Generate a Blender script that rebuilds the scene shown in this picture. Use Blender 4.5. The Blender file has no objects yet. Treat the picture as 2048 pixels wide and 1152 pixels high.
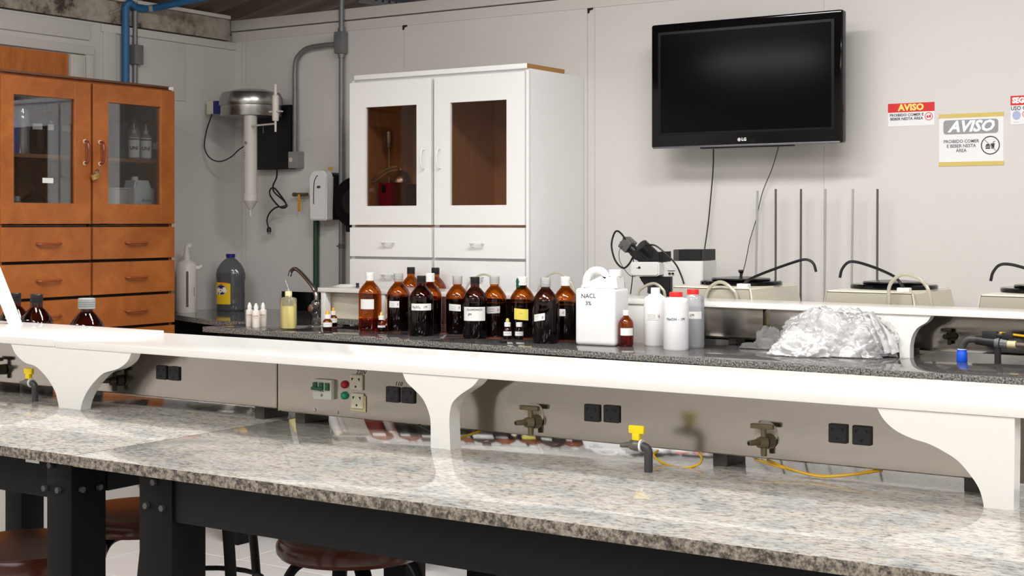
import bpy, bmesh, math, random
from mathutils import Vector, Matrix, noise
R=math.radians; random.seed(7)
SC=bpy.context.scene; COL=SC.collection
# ---------------- camera, world, lights, exposure ----------------
F=2865.0; YAW=R(33.45); HZ=444.0; EYE=1.34
cd=bpy.data.cameras.new('camera'); cam=bpy.data.objects.new('camera',cd); COL.objects.link(cam)
cam.location=(0,0,EYE); cam.rotation_euler=(R(90),0,YAW)
cd.sensor_width=36; cd.lens=F/2048*36; cd.shift_y=-(576-HZ)/2048; cd.clip_start=.05
SC.camera=cam
w=bpy.data.worlds.new('World'); SC.world=w; w.use_nodes=True
w.node_tree.nodes['Background'].inputs[0].default_value=(1.0,.98,.96,1); w.node_tree.nodes['Background'].inputs[1].default_value=.5
SC.view_settings.view_transform='Standard'; SC.view_settings.look='None'; SC.view_settings.gamma=1
SC.view_settings.use_curve_mapping=False; SC.view_settings.exposure=0.28
def area(loc,rot,sx,sy,power,col=(1,.98,.955)):
    l=bpy.data.lights.new('lamp_light','AREA'); l.shape='RECTANGLE'; l.size=sx; l.size_y=sy; l.energy=power; l.color=col
    o=bpy.data.objects.new('lamp_light',l); COL.objects.link(o); o.location=loc; o.rotation_euler=rot; return o
area((-3.7,2.5,2.68),(0,0,0),1.2,.25,20)
area((-4.5,0.6,2.55),(0,0,0),1.2,.3,22)
area((-2.6,3.3,2.92),(0,0,0),1.2,.3,40)
area((-1.9,0.2,3.0),(0,0,0),1.2,.3,36)
area((-1.15,3.3,3.1),(0,0,0),1.2,.3,42)
area((0.2,0.9,3.1),(0,0,0),1.2,.3,34)
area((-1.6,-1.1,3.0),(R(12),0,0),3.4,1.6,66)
area((1.6,2.6,3.2),(0,0,0),1.2,.3,50)
# ---------------- pixel -> point on a known plane ----------------
def ray(u,v):
    s=(u-1024)/F
    return Vector((-math.sin(YAW)+s*math.cos(YAW), math.cos(YAW)+s*math.sin(YAW), -(v-HZ)/F))
def aty(u,v,y): d=ray(u,v); t=y/d.y; return Vector((t*d.x,y,EYE+t*d.z))
def atx(u,v,x): d=ray(u,v); t=x/d.x; return Vector((x,t*d.y,EYE+t*d.z))
def atz(u,v,z=.9): d=ray(u,v); t=(z-EYE)/d.z; return Vector((t*d.x,t*d.y,z))
# ---------------- materials ----------------
def lin(c): return tuple(((x/255)/12.92 if x<=10 else (((x/255)+.055)/1.055)**2.4) for x in c)+(1,)
MATS={}
def mat(name,c,rough=.5,metal=0,spec=.5,coat=0,trans=0,ior=1.45,emit=0,noise_amt=0,nscale=20,bump=0,bscale=60,alpha=1,sss=0):
    if name in MATS: return MATS[name]
    m=bpy.data.materials.new(name); m.use_nodes=True; nt=m.node_tree; p=nt.nodes['Principled BSDF']; col=lin(c)
    p.inputs['Base Color'].default_value=col; p.inputs['Roughness'].default_value=rough; p.inputs['Metallic'].default_value=metal
    p.inputs['Specular IOR Level'].default_value=spec; p.inputs['Coat Weight'].default_value=coat; p.inputs['Transmission Weight'].default_value=trans
    p.inputs['IOR'].default_value=ior; p.inputs['Alpha'].default_value=alpha; p.inputs['Coat Roughness'].default_value=.05
    if sss: p.inputs['Subsurface Weight'].default_value=sss; p.inputs['Subsurface Radius'].default_value=(.02,.02,.02)
    if emit: p.inputs['Emission Color'].default_value=col; p.inputs['Emission Strength'].default_value=emit
    if noise_amt or bump:
        tc=nt.nodes.new('ShaderNodeTexCoord')
    if noise_amt:
        n=nt.nodes.new('ShaderNodeTexNoise'); n.inputs['Scale'].default_value=nscale; n.inputs['Detail'].default_value=5
        nt.links.new(tc.outputs['Object'],n.inputs['Vector'])
        mx=nt.nodes.new('ShaderNodeMix'); mx.data_type='RGBA'; mx.inputs[6].default_value=tuple(x*(1-noise_amt) for x in col[:3])+(1,); mx.inputs[7].default_value=tuple(min(1,x*(1+noise_amt)) for x in col[:3])+(1,)
        nt.links.new(n.outputs['Fac'],mx.inputs[0]); nt.links.new(mx.outputs[2],p.inputs['Base Color'])
    if bump:
        n2=nt.nodes.new('ShaderNodeTexNoise'); n2.inputs['Scale'].default_value=bscale; n2.inputs['Detail'].default_value=3
        nt.links.new(tc.outputs['Object'],n2.inputs['Vector'])
        b=nt.nodes.new('ShaderNodeBump'); b.inputs['Strength'].default_value=bump; b.inputs['Distance'].default_value=.002
        nt.links.new(n2.outputs['Fac'],b.inputs['Height']); nt.links.new(b.outputs[0],p.inputs['Normal'])
    MATS[name]=m; return m
def ramp_mat(name,tex,scale,stops,rough=.1,bump=0,coat=0,detail=8,second=None,metal=0,stretch=None,spec=.5,dist=0):
    m=bpy.data.materials.new(name); m.use_nodes=True; nt=m.node_tree; p=nt.nodes['Principled BSDF']
    tc=nt.nodes.new('ShaderNodeTexCoord'); mp=nt.nodes.new('ShaderNodeMapping'); nt.links.new(tc.outputs['Object'],mp.inputs[0])
    if stretch: mp.inputs['Scale'].default_value=stretch
    if tex=='noise':
        n=nt.nodes.new('ShaderNodeTexNoise'); n.inputs['Detail'].default_value=detail; n.inputs['Roughness'].default_value=.7; n.inputs['Distortion'].default_value=dist
    else: n=nt.nodes.new('ShaderNodeTexVoronoi')
    n.inputs['Scale'].default_value=scale; nt.links.new(mp.outputs[0],n.inputs['Vector'])
    r=nt.nodes.new('ShaderNodeValToRGB'); els=r.color_ramp.elements
    while len(els)<len(stops): els.new(.5)
    for e,(pos,c) in zip(els,stops): e.position=pos; e.color=lin(c)
    nt.links.new(n.outputs[0],r.inputs[0]); out=r.outputs[0]
    if second:
        n3=nt.nodes.new('ShaderNodeTexNoise'); n3.inputs['Scale'].default_value=second[0]; n3.inputs['Detail'].default_value=4; nt.links.new(tc.outputs['Object'],n3.inputs['Vector'])
        r3=nt.nodes.new('ShaderNodeValToRGB'); e3=r3.color_ramp.elements
        while len(e3)<len(second[1]): e3.new(.5)
        for e,(pos,c) in zip(e3,second[1]): e.position=pos; e.color=lin(c)
        nt.links.new(n3.outputs[0],r3.inputs[0])
        mx=nt.nodes.new('ShaderNodeMix'); mx.data_type='RGBA'; mx.blend_type='MULTIPLY'; mx.inputs[0].default_value=1
        nt.links.new(out,mx.inputs[6]); nt.links.new(r3.outputs[0],mx.inputs[7]); out=mx.outputs[2]
    nt.links.new(out,p.inputs['Base Color']); p.inputs['Roughness'].default_value=rough; p.inputs['Metallic'].default_value=metal
    p.inputs['Coat Weight'].default_value=coat; p.inputs['Coat Roughness'].default_value=.03; p.inputs['Specular IOR Level'].default_value=spec
    if bump:
        b=nt.nodes.new('ShaderNodeBump'); b.inputs['Strength'].default_value=bump; b.inputs['Distance'].default_value=.003
        nt.links.new(n.outputs[0],b.inputs['Height']); nt.links.new(b.outputs[0],p.inputs['Normal'])
    MATS[name]=m; return m
def see_through(name,tint,gloss=.08,rough=.02,fres=1.45,boost=1.0,white=0,wcol=(255,255,255)):
    """thin tinted sheet: transparent tint + fresnel gloss (+ share of white diffuse)"""
    m=bpy.data.materials.new(name); m.use_nodes=True; nt=m.node_tree; nt.nodes.clear()
    o=nt.nodes.new('ShaderNodeOutputMaterial'); t=nt.nodes.new('ShaderNodeBsdfTransparent'); t.inputs[0].default_value=lin(tint)
    g=nt.nodes.new('ShaderNodeBsdfGlossy'); g.inputs['Roughness'].default_value=rough; g.inputs[0].default_value=(1,1,1,1)
    f=nt.nodes.new('ShaderNodeFresnel'); f.inputs[0].default_value=fres
    base=t.outputs[0]
    if white:
        d=nt.nodes.new('ShaderNodeBsdfDiffuse'); d.inputs[0].default_value=lin(wcol); tl=nt.nodes.new('ShaderNodeBsdfTranslucent'); tl.inputs[0].default_value=lin(wcol)
        a=nt.nodes.new('ShaderNodeMixShader'); a.inputs[0].default_value=.4; nt.links.new(d.outputs[0],a.inputs[1]); nt.links.new(tl.outputs[0],a.inputs[2])
        b=nt.nodes.new('ShaderNodeMixShader'); b.inputs[0].default_value=white; nt.links.new(base,b.inputs[1]); nt.links.new(a.outputs[0],b.inputs[2]); base=b.outputs[0]
    mu=nt.nodes.new('ShaderNodeMath'); mu.operation='MULTIPLY_ADD'; mu.inputs[1].default_value=boost; mu.inputs[2].default_value=gloss; mu.use_clamp=True
    nt.links.new(f.outputs[0],mu.inputs[0])
    x=nt.nodes.new('ShaderNodeMixShader'); nt.links.new(mu.outputs[0],x.inputs[0]); nt.links.new(base,x.inputs[1]); nt.links.new(g.outputs[0],x.inputs[2])
    nt.links.new(x.outputs[0],o.inputs[0]); MATS[name]=m; return m
WALL=mat('wall_paint',(214,211,208),.55,noise_amt=.02,nscale=1.3,bump=.05,bscale=8)
WALLL=mat('old_wall_paint',(205,202,198),.6,noise_amt=.06,nscale=2.5)
TRIMW=mat('trim_paint',(212,208,203),.5)
DARKGAP=mat('dark_gap',(28,26,24),.8)
CONC=ramp_mat('weathered_concrete','noise',9,[(.0,(40,34,28)),(.38,(70,62,54)),(.47,(150,140,126)),(.6,(178,170,158)),(1,(196,188,178))],rough=.9,bump=.5,detail=9)
ROOF=mat('roof_sheet',(120,108,98),.75,noise_amt=.2,nscale=3)
FLOOR=mat('floor_tile',(226,223,222),.22,noise_amt=.02,nscale=3)
GROUT=mat('grout',(150,146,142),.8)
GR=ramp_mat('light_granite','noise',115,[(.0,(56,55,54)),(.33,(98,97,95)),(.41,(150,148,144)),(.5,(182,180,175)),(.6,(196,194,189)),(1,(214,211,206))],rough=.05,detail=5,stretch=(.7,1.4,1),spec=.6,
  second=(11,[(.3,(210,212,216)),(.45,(236,237,237)),(.56,(246,240,233)),(.66,(247,246,244)),(.8,(220,219,218))]))
GRE=ramp_mat('granite_edge','noise',120,[(.0,(16,14,12)),(.38,(44,40,33)),(.48,(98,90,78)),(.58,(140,132,118)),(1,(176,170,158))],rough=.5,bump=.6,detail=5)
GD=ramp_mat('dark_granite','noise',150,[(.0,(10,10,10)),(.42,(40,39,39)),(.5,(84,82,81)),(.6,(122,119,117)),(1,(160,157,154))],rough=.07,detail=6,spec=.6)
GDE=ramp_mat('dark_granite_edge','noise',170,[(.0,(12,12,12)),(.42,(46,45,43)),(.5,(108,106,103)),(.6,(150,148,144)),(1,(190,187,182))],rough=.5,bump=.5,detail=5)
WHITE=mat('gloss_white_paint',(238,237,233),.2,coat=.3)
LAM=mat('white_laminate',(240,240,240),.28)
CREAM=mat('cream_enamel',(228,223,205),.35)
PUTTY=mat('grey_panel_film',(170,165,150),.35)
STEEL=None
def steel():
    m=bpy.data.materials.new('brushed_steel'); m.use_nodes=True; nt=m.node_tree; p=nt.nodes['Principled BSDF']
    p.inputs['Metallic'].default_value=1; p.inputs['Base Color'].default_value=lin((188,182,174))
    tc=nt.nodes.new('ShaderNodeTexCoord'); n=nt.nodes.new('ShaderNodeTexNoise'); n.inputs['Scale'].default_value=5; n.inputs['Detail'].default_value=1; n.inputs['Distortion'].default_value=.3
    nt.links.new(tc.outputs['Object'],n.inputs['Vector'])
    r=nt.nodes.new('ShaderNodeMapRange'); r.inputs['From Min'].default_value=.35; r.inputs['From Max'].default_value=.65; r.inputs['To Min'].default_value=.10; r.inputs['To Max'].default_value=.20
    nt.links.new(n.outputs[0],r.inputs[0]); nt.links.new(r.outputs[0],p.inputs['Roughness'])
    n2=nt.nodes.new('ShaderNodeTexNoise'); n2.inputs['Scale'].default_value=2.6; n2.inputs['Detail'].default_value=0; nt.links.new(tc.outputs['Object'],n2.inputs['Vector'])
    b=nt.nodes.new('ShaderNodeBump'); b.inputs['Strength'].default_value=.4; b.inputs['Distance'].default_value=.009; nt.links.new(n2.outputs[0],b.inputs['Height']); nt.links.new(b.outputs[0],p.inputs['Normal'])
    MATS['steel']=m; return m
STEEL=steel()
CHROME=mat('chrome',(200,200,200),.12,metal=1); ALU=mat('spun_aluminium',(176,174,172),.28,metal=1); GALV=mat('galvanised_pipe',(128,130,130),.45,metal=.4,noise_amt=.15,nscale=30)
ROD=mat('rod_steel',(176,176,176),.35,metal=.3); RODD=mat('dark_rod_steel',(96,94,92),.4,metal=.3)
BLACKM=mat('black_metal_paint',(9,9,10),.5,spec=.2,noise_amt=.1,nscale=40); BLACKP=mat('black_plastic',(24,24,25),.4); GLOSSB=mat('gloss_black',(8,8,9),.06,spec=.35); RUB=mat('black_rubber',(26,26,27),.6)
SCREEN=mat('screen_glass',(10,10,10),.12,spec=.12)
def wood(name,a,b):
    m=ramp_mat(name,'noise',5,[(.3,a),(.5,tuple((x+y)//2 for x,y in zip(a,b))),(.7,b)],rough=.35,detail=5,stretch=(1,6,1),dist=.6); return m
WOODO=wood('orange_varnished_wood',(150,82,34),(186,110,50)); WOODI=wood('brown_cabinet_lining',(124,80,44),(150,102,60)); WOODL=wood('pale_brown_lining',(206,164,120),(226,188,146)); PLYE=mat('raw_board_edge',(176,130,74),.7,noise_amt=.15,nscale=60)
WOODD=wood('orange_door_wood',(170,92,30),(206,122,50))
SEATW=mat('brown_seat_vinyl',(84,34,14),.28,noise_amt=.2,nscale=5); SEATR=mat('brown_seat_rim',(74,36,24),.2)
GLASS=see_through('pane_glass',(236,238,238),.04); BRGLASS=see_through('smoked_pane_glass',(226,216,206),.0,boost=.35)
AMB=see_through('amber_glass',(224,156,70),.015,.03,1.5,.6); AMBD=see_through('dark_amber_glass',(158,112,92),.015,.03,1.5,.6)
LIQD=mat('dark_bottle_liquid',(24,13,8),.4,spec=.1); LIQA=see_through('amber_liquid',(226,150,60),.0,.1,1.1,.3)
HDPE=mat('milky_plastic',(236,237,238),.35,sss=.2); HDPEC=see_through('clear_plastic',(232,234,236),.03,.1,1.4,1,white=.55,wcol=(240,242,245)); CAPW=mat('white_cap_plastic',(240,239,236),.35); CAPC=see_through('translucent_cap',(235,235,230),.05,.15,1.4,1,white=.6)
PAPER=mat('label_paper',(232,232,230),.7); PAPERY=mat('yellow_label_paper',(228,214,92),.7); PAPERG=mat('grey_label_paper',(200,198,198),.7); INK=mat('ink',(58,56,60),.8); INKR=mat('red_ink',(176,74,72),.8); INKG=mat('grey_ink',(150,150,152),.8)
RED=mat('red_cap',(222,38,34),.35); YEL=mat('yellow_plastic',(250,218,20),.35); YELD=mat('yellow_cable',(204,160,14),.45); BLUE=mat('blue_plastic',(14,84,214),.4); BLUEP=mat('blue_pipe',(44,104,152),.45)
NAVY=mat('navy_plastic',(28,30,120),.4); GREENP=mat('green_pipe',(36,72,50),.5,noise_amt=.1,nscale=30); BRASS=mat('tarnished_brass',(122,114,88),.38,metal=.7,noise_amt=.25,nscale=60); BRASSD=mat('blackened_brass',(60,54,44),.45,metal=.5); BRASSY=mat('yellow_brass',(206,180,104),.25,metal=.8)
HAND=mat('brown_handle',(150,78,38),.18,coat=.6); HANDR=mat('red_brown_handle',(120,52,34),.15,coat=.6); ROSE=mat('ivory_plastic',(224,214,190),.4)
SOCK=mat('socket_black',(42,42,44),.4); SOCKH=mat('socket_hole',(8,8,8),.6); SOCKW=mat('socket_cream',(206,202,182),.4)
GREENB=mat('green_lever',(40,92,62),.4); GREENL=mat('green_lens',(20,140,104),.25); REDL=mat('red_lens',(170,22,34),.25)
SILIC=see_through('silicone_tube',(225,222,205),.04,.2,1.4,1,white=.65,wcol=(232,228,208)); PVCW=mat('white_pvc',(226,222,214),.4); GREYP=mat('grey_plastic',(150,152,152),.5); MSC=mat('microscope_white',(224,224,222),.3)
BAG=see_through('clear_bag_film',(254,254,254),.04,.2,1.4,.7,white=.22); BAGC=see_through('folded_bag_film',(254,254,254),.03,.3,1.4,.5,white=.86,wcol=(255,255,255))
SIGNW=mat('sign_white',(236,236,238),.4); SIGNR=mat('sign_red',(214,36,40),.4); TAPE=mat('masking_tape',(214,190,112),.7); SIGNG=mat('sign_grey',(152,153,156),.4); TXTY=mat('text_yellow',(246,224,120),.5); TXTW=mat('text_white',(250,250,250),.5)
PURPLE=mat('purple_plastic',(88,60,170),.4); CRIM=mat('crimson_paint',(150,20,52),.35); ORNG=mat('orange_print',(240,110,30),.5); YELP=mat('yellow_print',(238,196,30),.5)
GREYB=see_through('grey_bottle_plastic',(180,182,186),.03,.12,1.4,.6,white=.4,wcol=(150,152,156)); LIQG=mat('grey_detergent',(104,106,110),.3); SOAP=mat('yellow_liquid',(250,240,168),.4,sss=.3); SQB=see_through('milky_bottle',(246,242,214),.04,.15,1.4,1,white=.25,wcol=(250,246,220))
# ---------------- object helpers ----------------
def link(o,parent=None):
    COL.objects.link(o)
    if parent: o.parent=parent
    return o
def thing(name,label,cat,loc=(0,0,0),rz=0,group=None):
    o=bpy.data.objects.new(name,None); o.empty_display_size=.05; COL.objects.link(o); o.location=loc; o.rotation_euler=(0,0,rz)
    o['label']=label; o['category']=cat
    if group: o['group']=group
    return o
def tag(o,label,cat,group=None,kind=None):
    if label: o['label']=label
    if cat: o['category']=cat
    if group: o['group']=group
    if kind: o['kind']=kind
    return o
def dup(root,loc,rz=None,label=None):
    r=root.copy(); COL.objects.link(r); r.location=loc
    if rz is not None: r.rotation_euler=(0,0,rz)
    if label: r['label']=label
    for ch in list(root.children):
        c=ch.copy(); COL.objects.link(c); c.parent=r
        for g in list(ch.children):
            d=g.copy(); COL.objects.link(d); d.parent=c
    return r
def spline(pts,n=6):
    P=[Vector(p) for p in pts]
    if len(P)<3: return P
    out=[]
    for i in range(len(P)-1):
        p0=P[i-1] if i else P[0]*2-P[1]; p1=P[i]; p2=P[i+1]; p3=P[i+2] if i+2<len(P) else P[-1]*2-P[-2]
        for k in range(n):
            t=k/n; out.append(.5*((2*p1)+(p2-p0)*t+(2*p0-5*p1+4*p2-p3)*t*t+(3*p1-p0-3*p2+p3)*t**3))
    out.append(P[-1]); return out
class B:
    def __init__(s): s.b=bmesh.new()
    def box(s,x0,x1,y0,y1,z0,z1,bev=0,M=None,seg=2):
        r=bmesh.ops.create_cube(s.b,size=1); vs=r['verts']
        for v in vs: v.co=Vector((x0+(v.co.x+.5)*(x1-x0),y0+(v.co.y+.5)*(y1-y0),z0+(v.co.z+.5)*(z1-z0)))
        if bev:
            es=list({e for v in vs for e in v.link_edges})
            rr=bmesh.ops.bevel(s.b,geom=es,offset=bev,segments=seg,affect='EDGES',profile=.6); vs=list({v for f in rr['faces'] for v in f.verts}|{v for v in vs if v.is_valid})
        if M is not None:
            for v in vs: v.co=M@v.co
        return s
    def prism(s,poly,a0,a1,axis='y',bev=0):
        """polygon (p,q) extruded; axis y: (x,z) plane; x: (y,z) plane; z: (x,y) plane"""
        def mk(p,q,a): return {'y':(p,a,q),'x':(a,p,q),'z':(p,q,a)}[axis]
        f0=[s.b.verts.new(mk(p,q,a0)) for p,q in poly]; f1=[s.b.verts.new(mk(p,q,a1)) for p,q in poly]; n=len(poly)
        fs=[s.b.faces.new(f0),s.b.faces.new(list(reversed(f1)))]
        for i in range(n): fs.append(s.b.faces.new((f0[i],f1[i],f1[(i+1)%n],f0[(i+1)%n])))
        if bev:
            es=[e for f in fs[:2] for e in f.edges]; bmesh.ops.bevel(s.b,geom=es,offset=bev,segments=2,affect='EDGES')
        return s
    def lathe(s,prof,c=(0,0,0),seg=28,M=None,sx=1,sy=1,cap=True):
        c=Vector(c); rings=[]
        for r,z in prof:
            if r<1e-6: rings.append([s.b.verts.new(c+Vector((0,0,z)))]);continue
            rings.append([s.b.verts.new(c+Vector((r*sx*math.cos(2*math.pi*k/seg),r*sy*math.sin(2*math.pi*k/seg),z))) for k in range(seg)])
        for a,b_ in zip(rings,rings[1:]):
            for k in range(seg):
                k2=(k+1)%seg
                if len(a)==1 and len(b_)==1: continue
                if len(a)==1: s.b.faces.new((a[0],b_[k2],b_[k]))
                elif len(b_)==1: s.b.faces.new((a[k],a[k2],b_[0]))
                else: s.b.faces.new((a[k],a[k2],b_[k2],b_[k]))
        if cap:
            if len(rings[0])>1: s.b.faces.new(list(reversed(rings[0])))
            if len(rings[-1])>1: s.b.faces.new(rings[-1])
        if M is not None:
            for rg in rings:
                for v in rg: v.co=M@v.co
        return s
    def rod(s,a,b_,r,r2=None,seg=16):
        a=Vector(a); b_=Vector(b_); d=b_-a; q=Vector((0,0,1)).rotation_difference(d.normalized()).to_matrix().to_4x4()
        return s.lathe([(r,0),(r if r2 is None else r2,d.length)],seg=seg,M=Matrix.Translation(a)@q)
    def tube(s,pts,r,seg=8,n=6,smooth=True,flat=None):
        P=spline(pts,n) if smooth else [Vector(p) for p in pts]
        up=None; rings=[]
        for i,p in enumerate(P):
            t=(P[min(i+1,len(P)-1)]-P[max(i-1,0)]).normalized()
            if up is None: up=Vector((0,0,1)) if abs(t.z)<.9 else Vector((0,1,0))
            x=t.cross(up); x=x.normalized() if x.length>1e-5 else Vector((1,0,0)); up=x.cross(t).normalized()
            rr=r[min(i,len(r)-1)] if isinstance(r,(list,tuple)) else r
            fx,fy=(1,1) if flat is None else flat
            rings.append([s.b.verts.new(p+(x*math.cos(2*math.pi*k/seg)*fx+up*math.sin(2*math.pi*k/seg)*fy)*rr) for k in range(seg)])
        for a,b_ in zip(rings,rings[1:]):
            for k in range(seg): s.b.faces.new((a[k],a[(k+1)%seg],b_[(k+1)%seg],b_[k]))
        s.b.faces.new(list(reversed(rings[0]))); s.b.faces.new(rings[-1]); return s
    def obj(s,name,m,parent=None,ang=35,shade=True):
        bmesh.ops.recalc_face_normals(s.b,faces=s.b.faces[:])
        me=bpy.data.meshes.new(name); s.b.to_mesh(me); s.b.free()
        for mm in (m if isinstance(m,list) else [m]): me.materials.append(mm)
        if shade:
            me.shade_smooth(); me.set_sharp_from_angle(angle=R(ang))
        return link(bpy.data.objects.new(name,me),parent)
def text_me(body,size,bold=0,shear=0,sx=1,align='CENTER',ls=1):
    c=bpy.data.curves.new('t','FONT'); c.body=body; c.size=size; c.align_x=align; c.align_y='CENTER'; c.offset=bold; c.shear=shear; c.resolution_u=2; c.extrude=.0002; c.space_character=ls
    o=bpy.data.objects.new('t',c); COL.objects.link(o); bpy.context.view_layer.update()
    me=bpy.data.meshes.new_from_object(o.evaluated_get(bpy.context.evaluated_depsgraph_get())); bpy.data.objects.remove(o); bpy.data.curves.remove(c)
    for v in me.vertices: v.co.x*=sx
    return me
def text(name,body,size,m,parent,fn,bold=0,shear=0,sx=1,align='CENTER',ls=1):
    """fn maps text plane (x, y, depth) -> point in parent's space"""
    me=text_me(body,size,bold,shear,sx,align,ls)
    for v in me.vertices: v.co=Vector(fn(v.co.x,v.co.y,v.co.z))
    me.materials.clear(); me.materials.append(m)
    return link(bpy.data.objects.new(name,me),parent)
def front(x0,y,z0): return lambda a,b_,c: (x0+a,y-c-.0004,z0+b_)
def cyl(r,az,z0,tilt=0): # wrap around a cylinder facing azimuth az
    return lambda a,b_,c:((r+c+.0005)*math.cos(az+a/r),(r+c+.0005)*math.sin(az+a/r),z0+b_+tilt*a)
def patch(parent,name,m,r,az,half,z0,z1,tilt=0,n=10,sy=1):
    b=bmesh.new(); t=.0006; rows=[]
    for k in range(n+1):
        a=az-half+2*half*k/n; dz=tilt*r*(a-az)
        rows.append([b.verts.new(((r+q)*math.cos(a),(r+q)*math.sin(a)*sy,z+dz)) for q,z in ((0,z0),(0,z1),(t,z1),(t,z0))])
    for a,c in zip(rows,rows[1:]):
        for k in range(4): b.faces.new((a[k],c[k],c[(k+1)%4],a[(k+1)%4]))
    b.faces.new(rows[0]); b.faces.new(rows[-1][::-1])
    bmesh.ops.recalc_face_normals(b,faces=b.faces[:]); me=bpy.data.meshes.new(name); b.to_mesh(me); b.free(); me.materials.append(m)
    return link(bpy.data.objects.new(name,me),parent)
def toward(p): return math.atan2(-p[1],-p[0])   # azimuth from a point on the bench towards the open side of the room
# ================= SETTING =================
XL,YB=-5.385,5.5
fl=B().box(-7,3.1,-3.1,YB+.1,-.1,-.004).obj('floor',GROUT); tag(fl,'pale tiled floor seen under the benches',None,kind='structure')
tm=B().box(0,.447,0,.447,-.004,0,.0015,seg=1).obj('floor_tile',FLOOR,fl)
first=True
for i in range(19):
    for j in range(19):
        x=XL+i*.45; y=YB-(j+1)*.45
        if first: tm.location=(x,y,0); first=False; continue
        o=tm.copy(); COL.objects.link(o); o.location=(x,y,0)
wb=B().box(XL-.1,3.0,YB+.012,YB+.09,0,2.33).obj('wall_back',DARKGAP); tag(wb,'back wall of pale sandwich panels with thin vertical joints',None,kind='structure')
js=[XL-.1,-5.334,-5.306,-4.26,-3.231,-3.193,-2.13,-1.06,.02,1.1,2.2,3.0]
for k,(a,b) in enumerate(zip(js,js[1:])):
    g=.0004 if k>=5 else .001; B().box(a+g,b-g,YB,YB+.012,.0,2.325).obj('panel',WALL,wb)
for nm,bx_,lb in (('wall_front',(XL-.15,3.1,-3.1,-3.0,0,4.3),'white wall behind the camera'),('wall_right',(3.0,3.1,-3.0,YB+.1,0,4.3),'white wall closing the room on the right')):
    tag(B().box(*bx_).obj(nm,WALL),lb,None,kind='structure')
cp=B().box(XL-.02,3.0,YB-.012,YB+.1,2.345,2.40,.002).box(XL-.02,3.0,YB-.004,YB+.1,2.29,2.339).obj('trim_1',TRIMW); tag(cp,'pale metal capping strip along the top of the back wall',None,kind='structure')
for u,v in ((805,54),(1175,20)):
    p=aty(u,v,YB-.006); B().prism([(p.x,p.z+.008),(p.x+.028,p.z+.008),(p.x+.026,p.z+.001),(p.x+.01,p.z-.002),(p.x+.008,p.z-.014),(p.x,p.z-.014)],YB-.0065,YB-.003).obj('notch',DARKGAP,cp)
wl=B().box(XL-.15,XL,-3.0,YB,0,2.285).obj('wall_left',WALLL); tag(wl,'old painted left wall behind the wooden cabinet',None,kind='structure')
B().box(XL,XL+.006,4.768,5.144,1.951,2.237,.001).obj('board',WALLL,wl)
B().box(XL,XL+.012,4.60,YB,2.245,2.283,.002).obj('ledge',WALLL,wl)
B().box(XL,XL+.01,4.615,4.69,1.2,2.27,.002).obj('board',WALLL,wl)
B().box(XL,XL+.012,3.2,4.53,2.195,2.272,.002).obj('board',WALLL,wl)
cb=B().box(XL-.15,XL+.004,-3.0,5.46,2.292,2.40,.003).obj('trim_2',CONC); tag(cb,'stained concrete beam on top of the left wall',None,kind='structure')
t3=B().box(XL-.1,XL+.02,4.55,5.45,2.402,2.42,.002).obj('trim_3',TRIMW); tag(t3,'thin pale strip resting on the concrete beam',None,kind='structure')
d1=B().box(XL,XL+.02,3.2,4.55,2.125,2.165,.003).box(XL,XL+.02,4.50,4.545,1.0,2.125,.003).obj('door_1',WALLL); tag(d1,'doorway top behind the wooden cabinet with orange wood infill',None,kind='structure')
B().box(XL+.002,XL+.014,3.2,4.40,1.0,2.118).obj('panel',WOODD,d1)
B().box(XL+.002,XL+.03,4.405,4.49,1.0,2.118,.003).box(XL+.03,XL+.036,4.42,4.468,1.0,2.105,.002).obj('frame',WALLL,d1)
# corrugated roof
rb=bmesh.new(); nx=150; sl=.2
rows=[]
ys=[-2+ i*.02 for i in range(int(10.5/.02))]
# ribs run along X (down to the left wall)
for i in range(0,int(11.6/.03)):
    y=-3.1+i*.03; h=.018*math.sin(2*math.pi*y/.18)
    rows.append([rb.verts.new((x,y,2.44+sl*(x-XL)+h)) for x in (-8.5,-4,3.1)])
for a,b in zip(rows,rows[1:]):
    for k in range(2): rb.faces.new((a[k],a[k+1],b[k+1],b[k]))
bmesh.ops.solidify(rb,geom=rb.faces[:],thickness=.004)
me=bpy.data.meshes.new('ceiling'); rb.to_mesh(me); rb.free(); me.materials.append(ROOF); me.shade_smooth()
ce=link(bpy.data.objects.new('ceiling',me)); tag(ce,'grey brown corrugated roof sheets above the wall tops',None,kind='structure')
# perforated purlin beyond the wall top
pu=thing('roof_purlin','perforated grey steel beam under the corrugated roof','beam',(0,0,0))
a=aty(716,-6,5.62); b=aty(905,24,6.25)
B().tube([a,b],.028,seg=4,smooth=False).obj('beam',mat('purlin_steel',(92,92,92),.6),pu)
hb=B()
for k in range(14):
    q=a.lerp(b,(k+.7)/15)+Vector((.018,-.02,-.004)); hb.box(q.x-.006,q.x+.006,q.y-.004,q.y+.004,q.z-.006,q.z+.006)
hb.obj('slot',DARKGAP,pu)['kind']='stuff'
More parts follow.
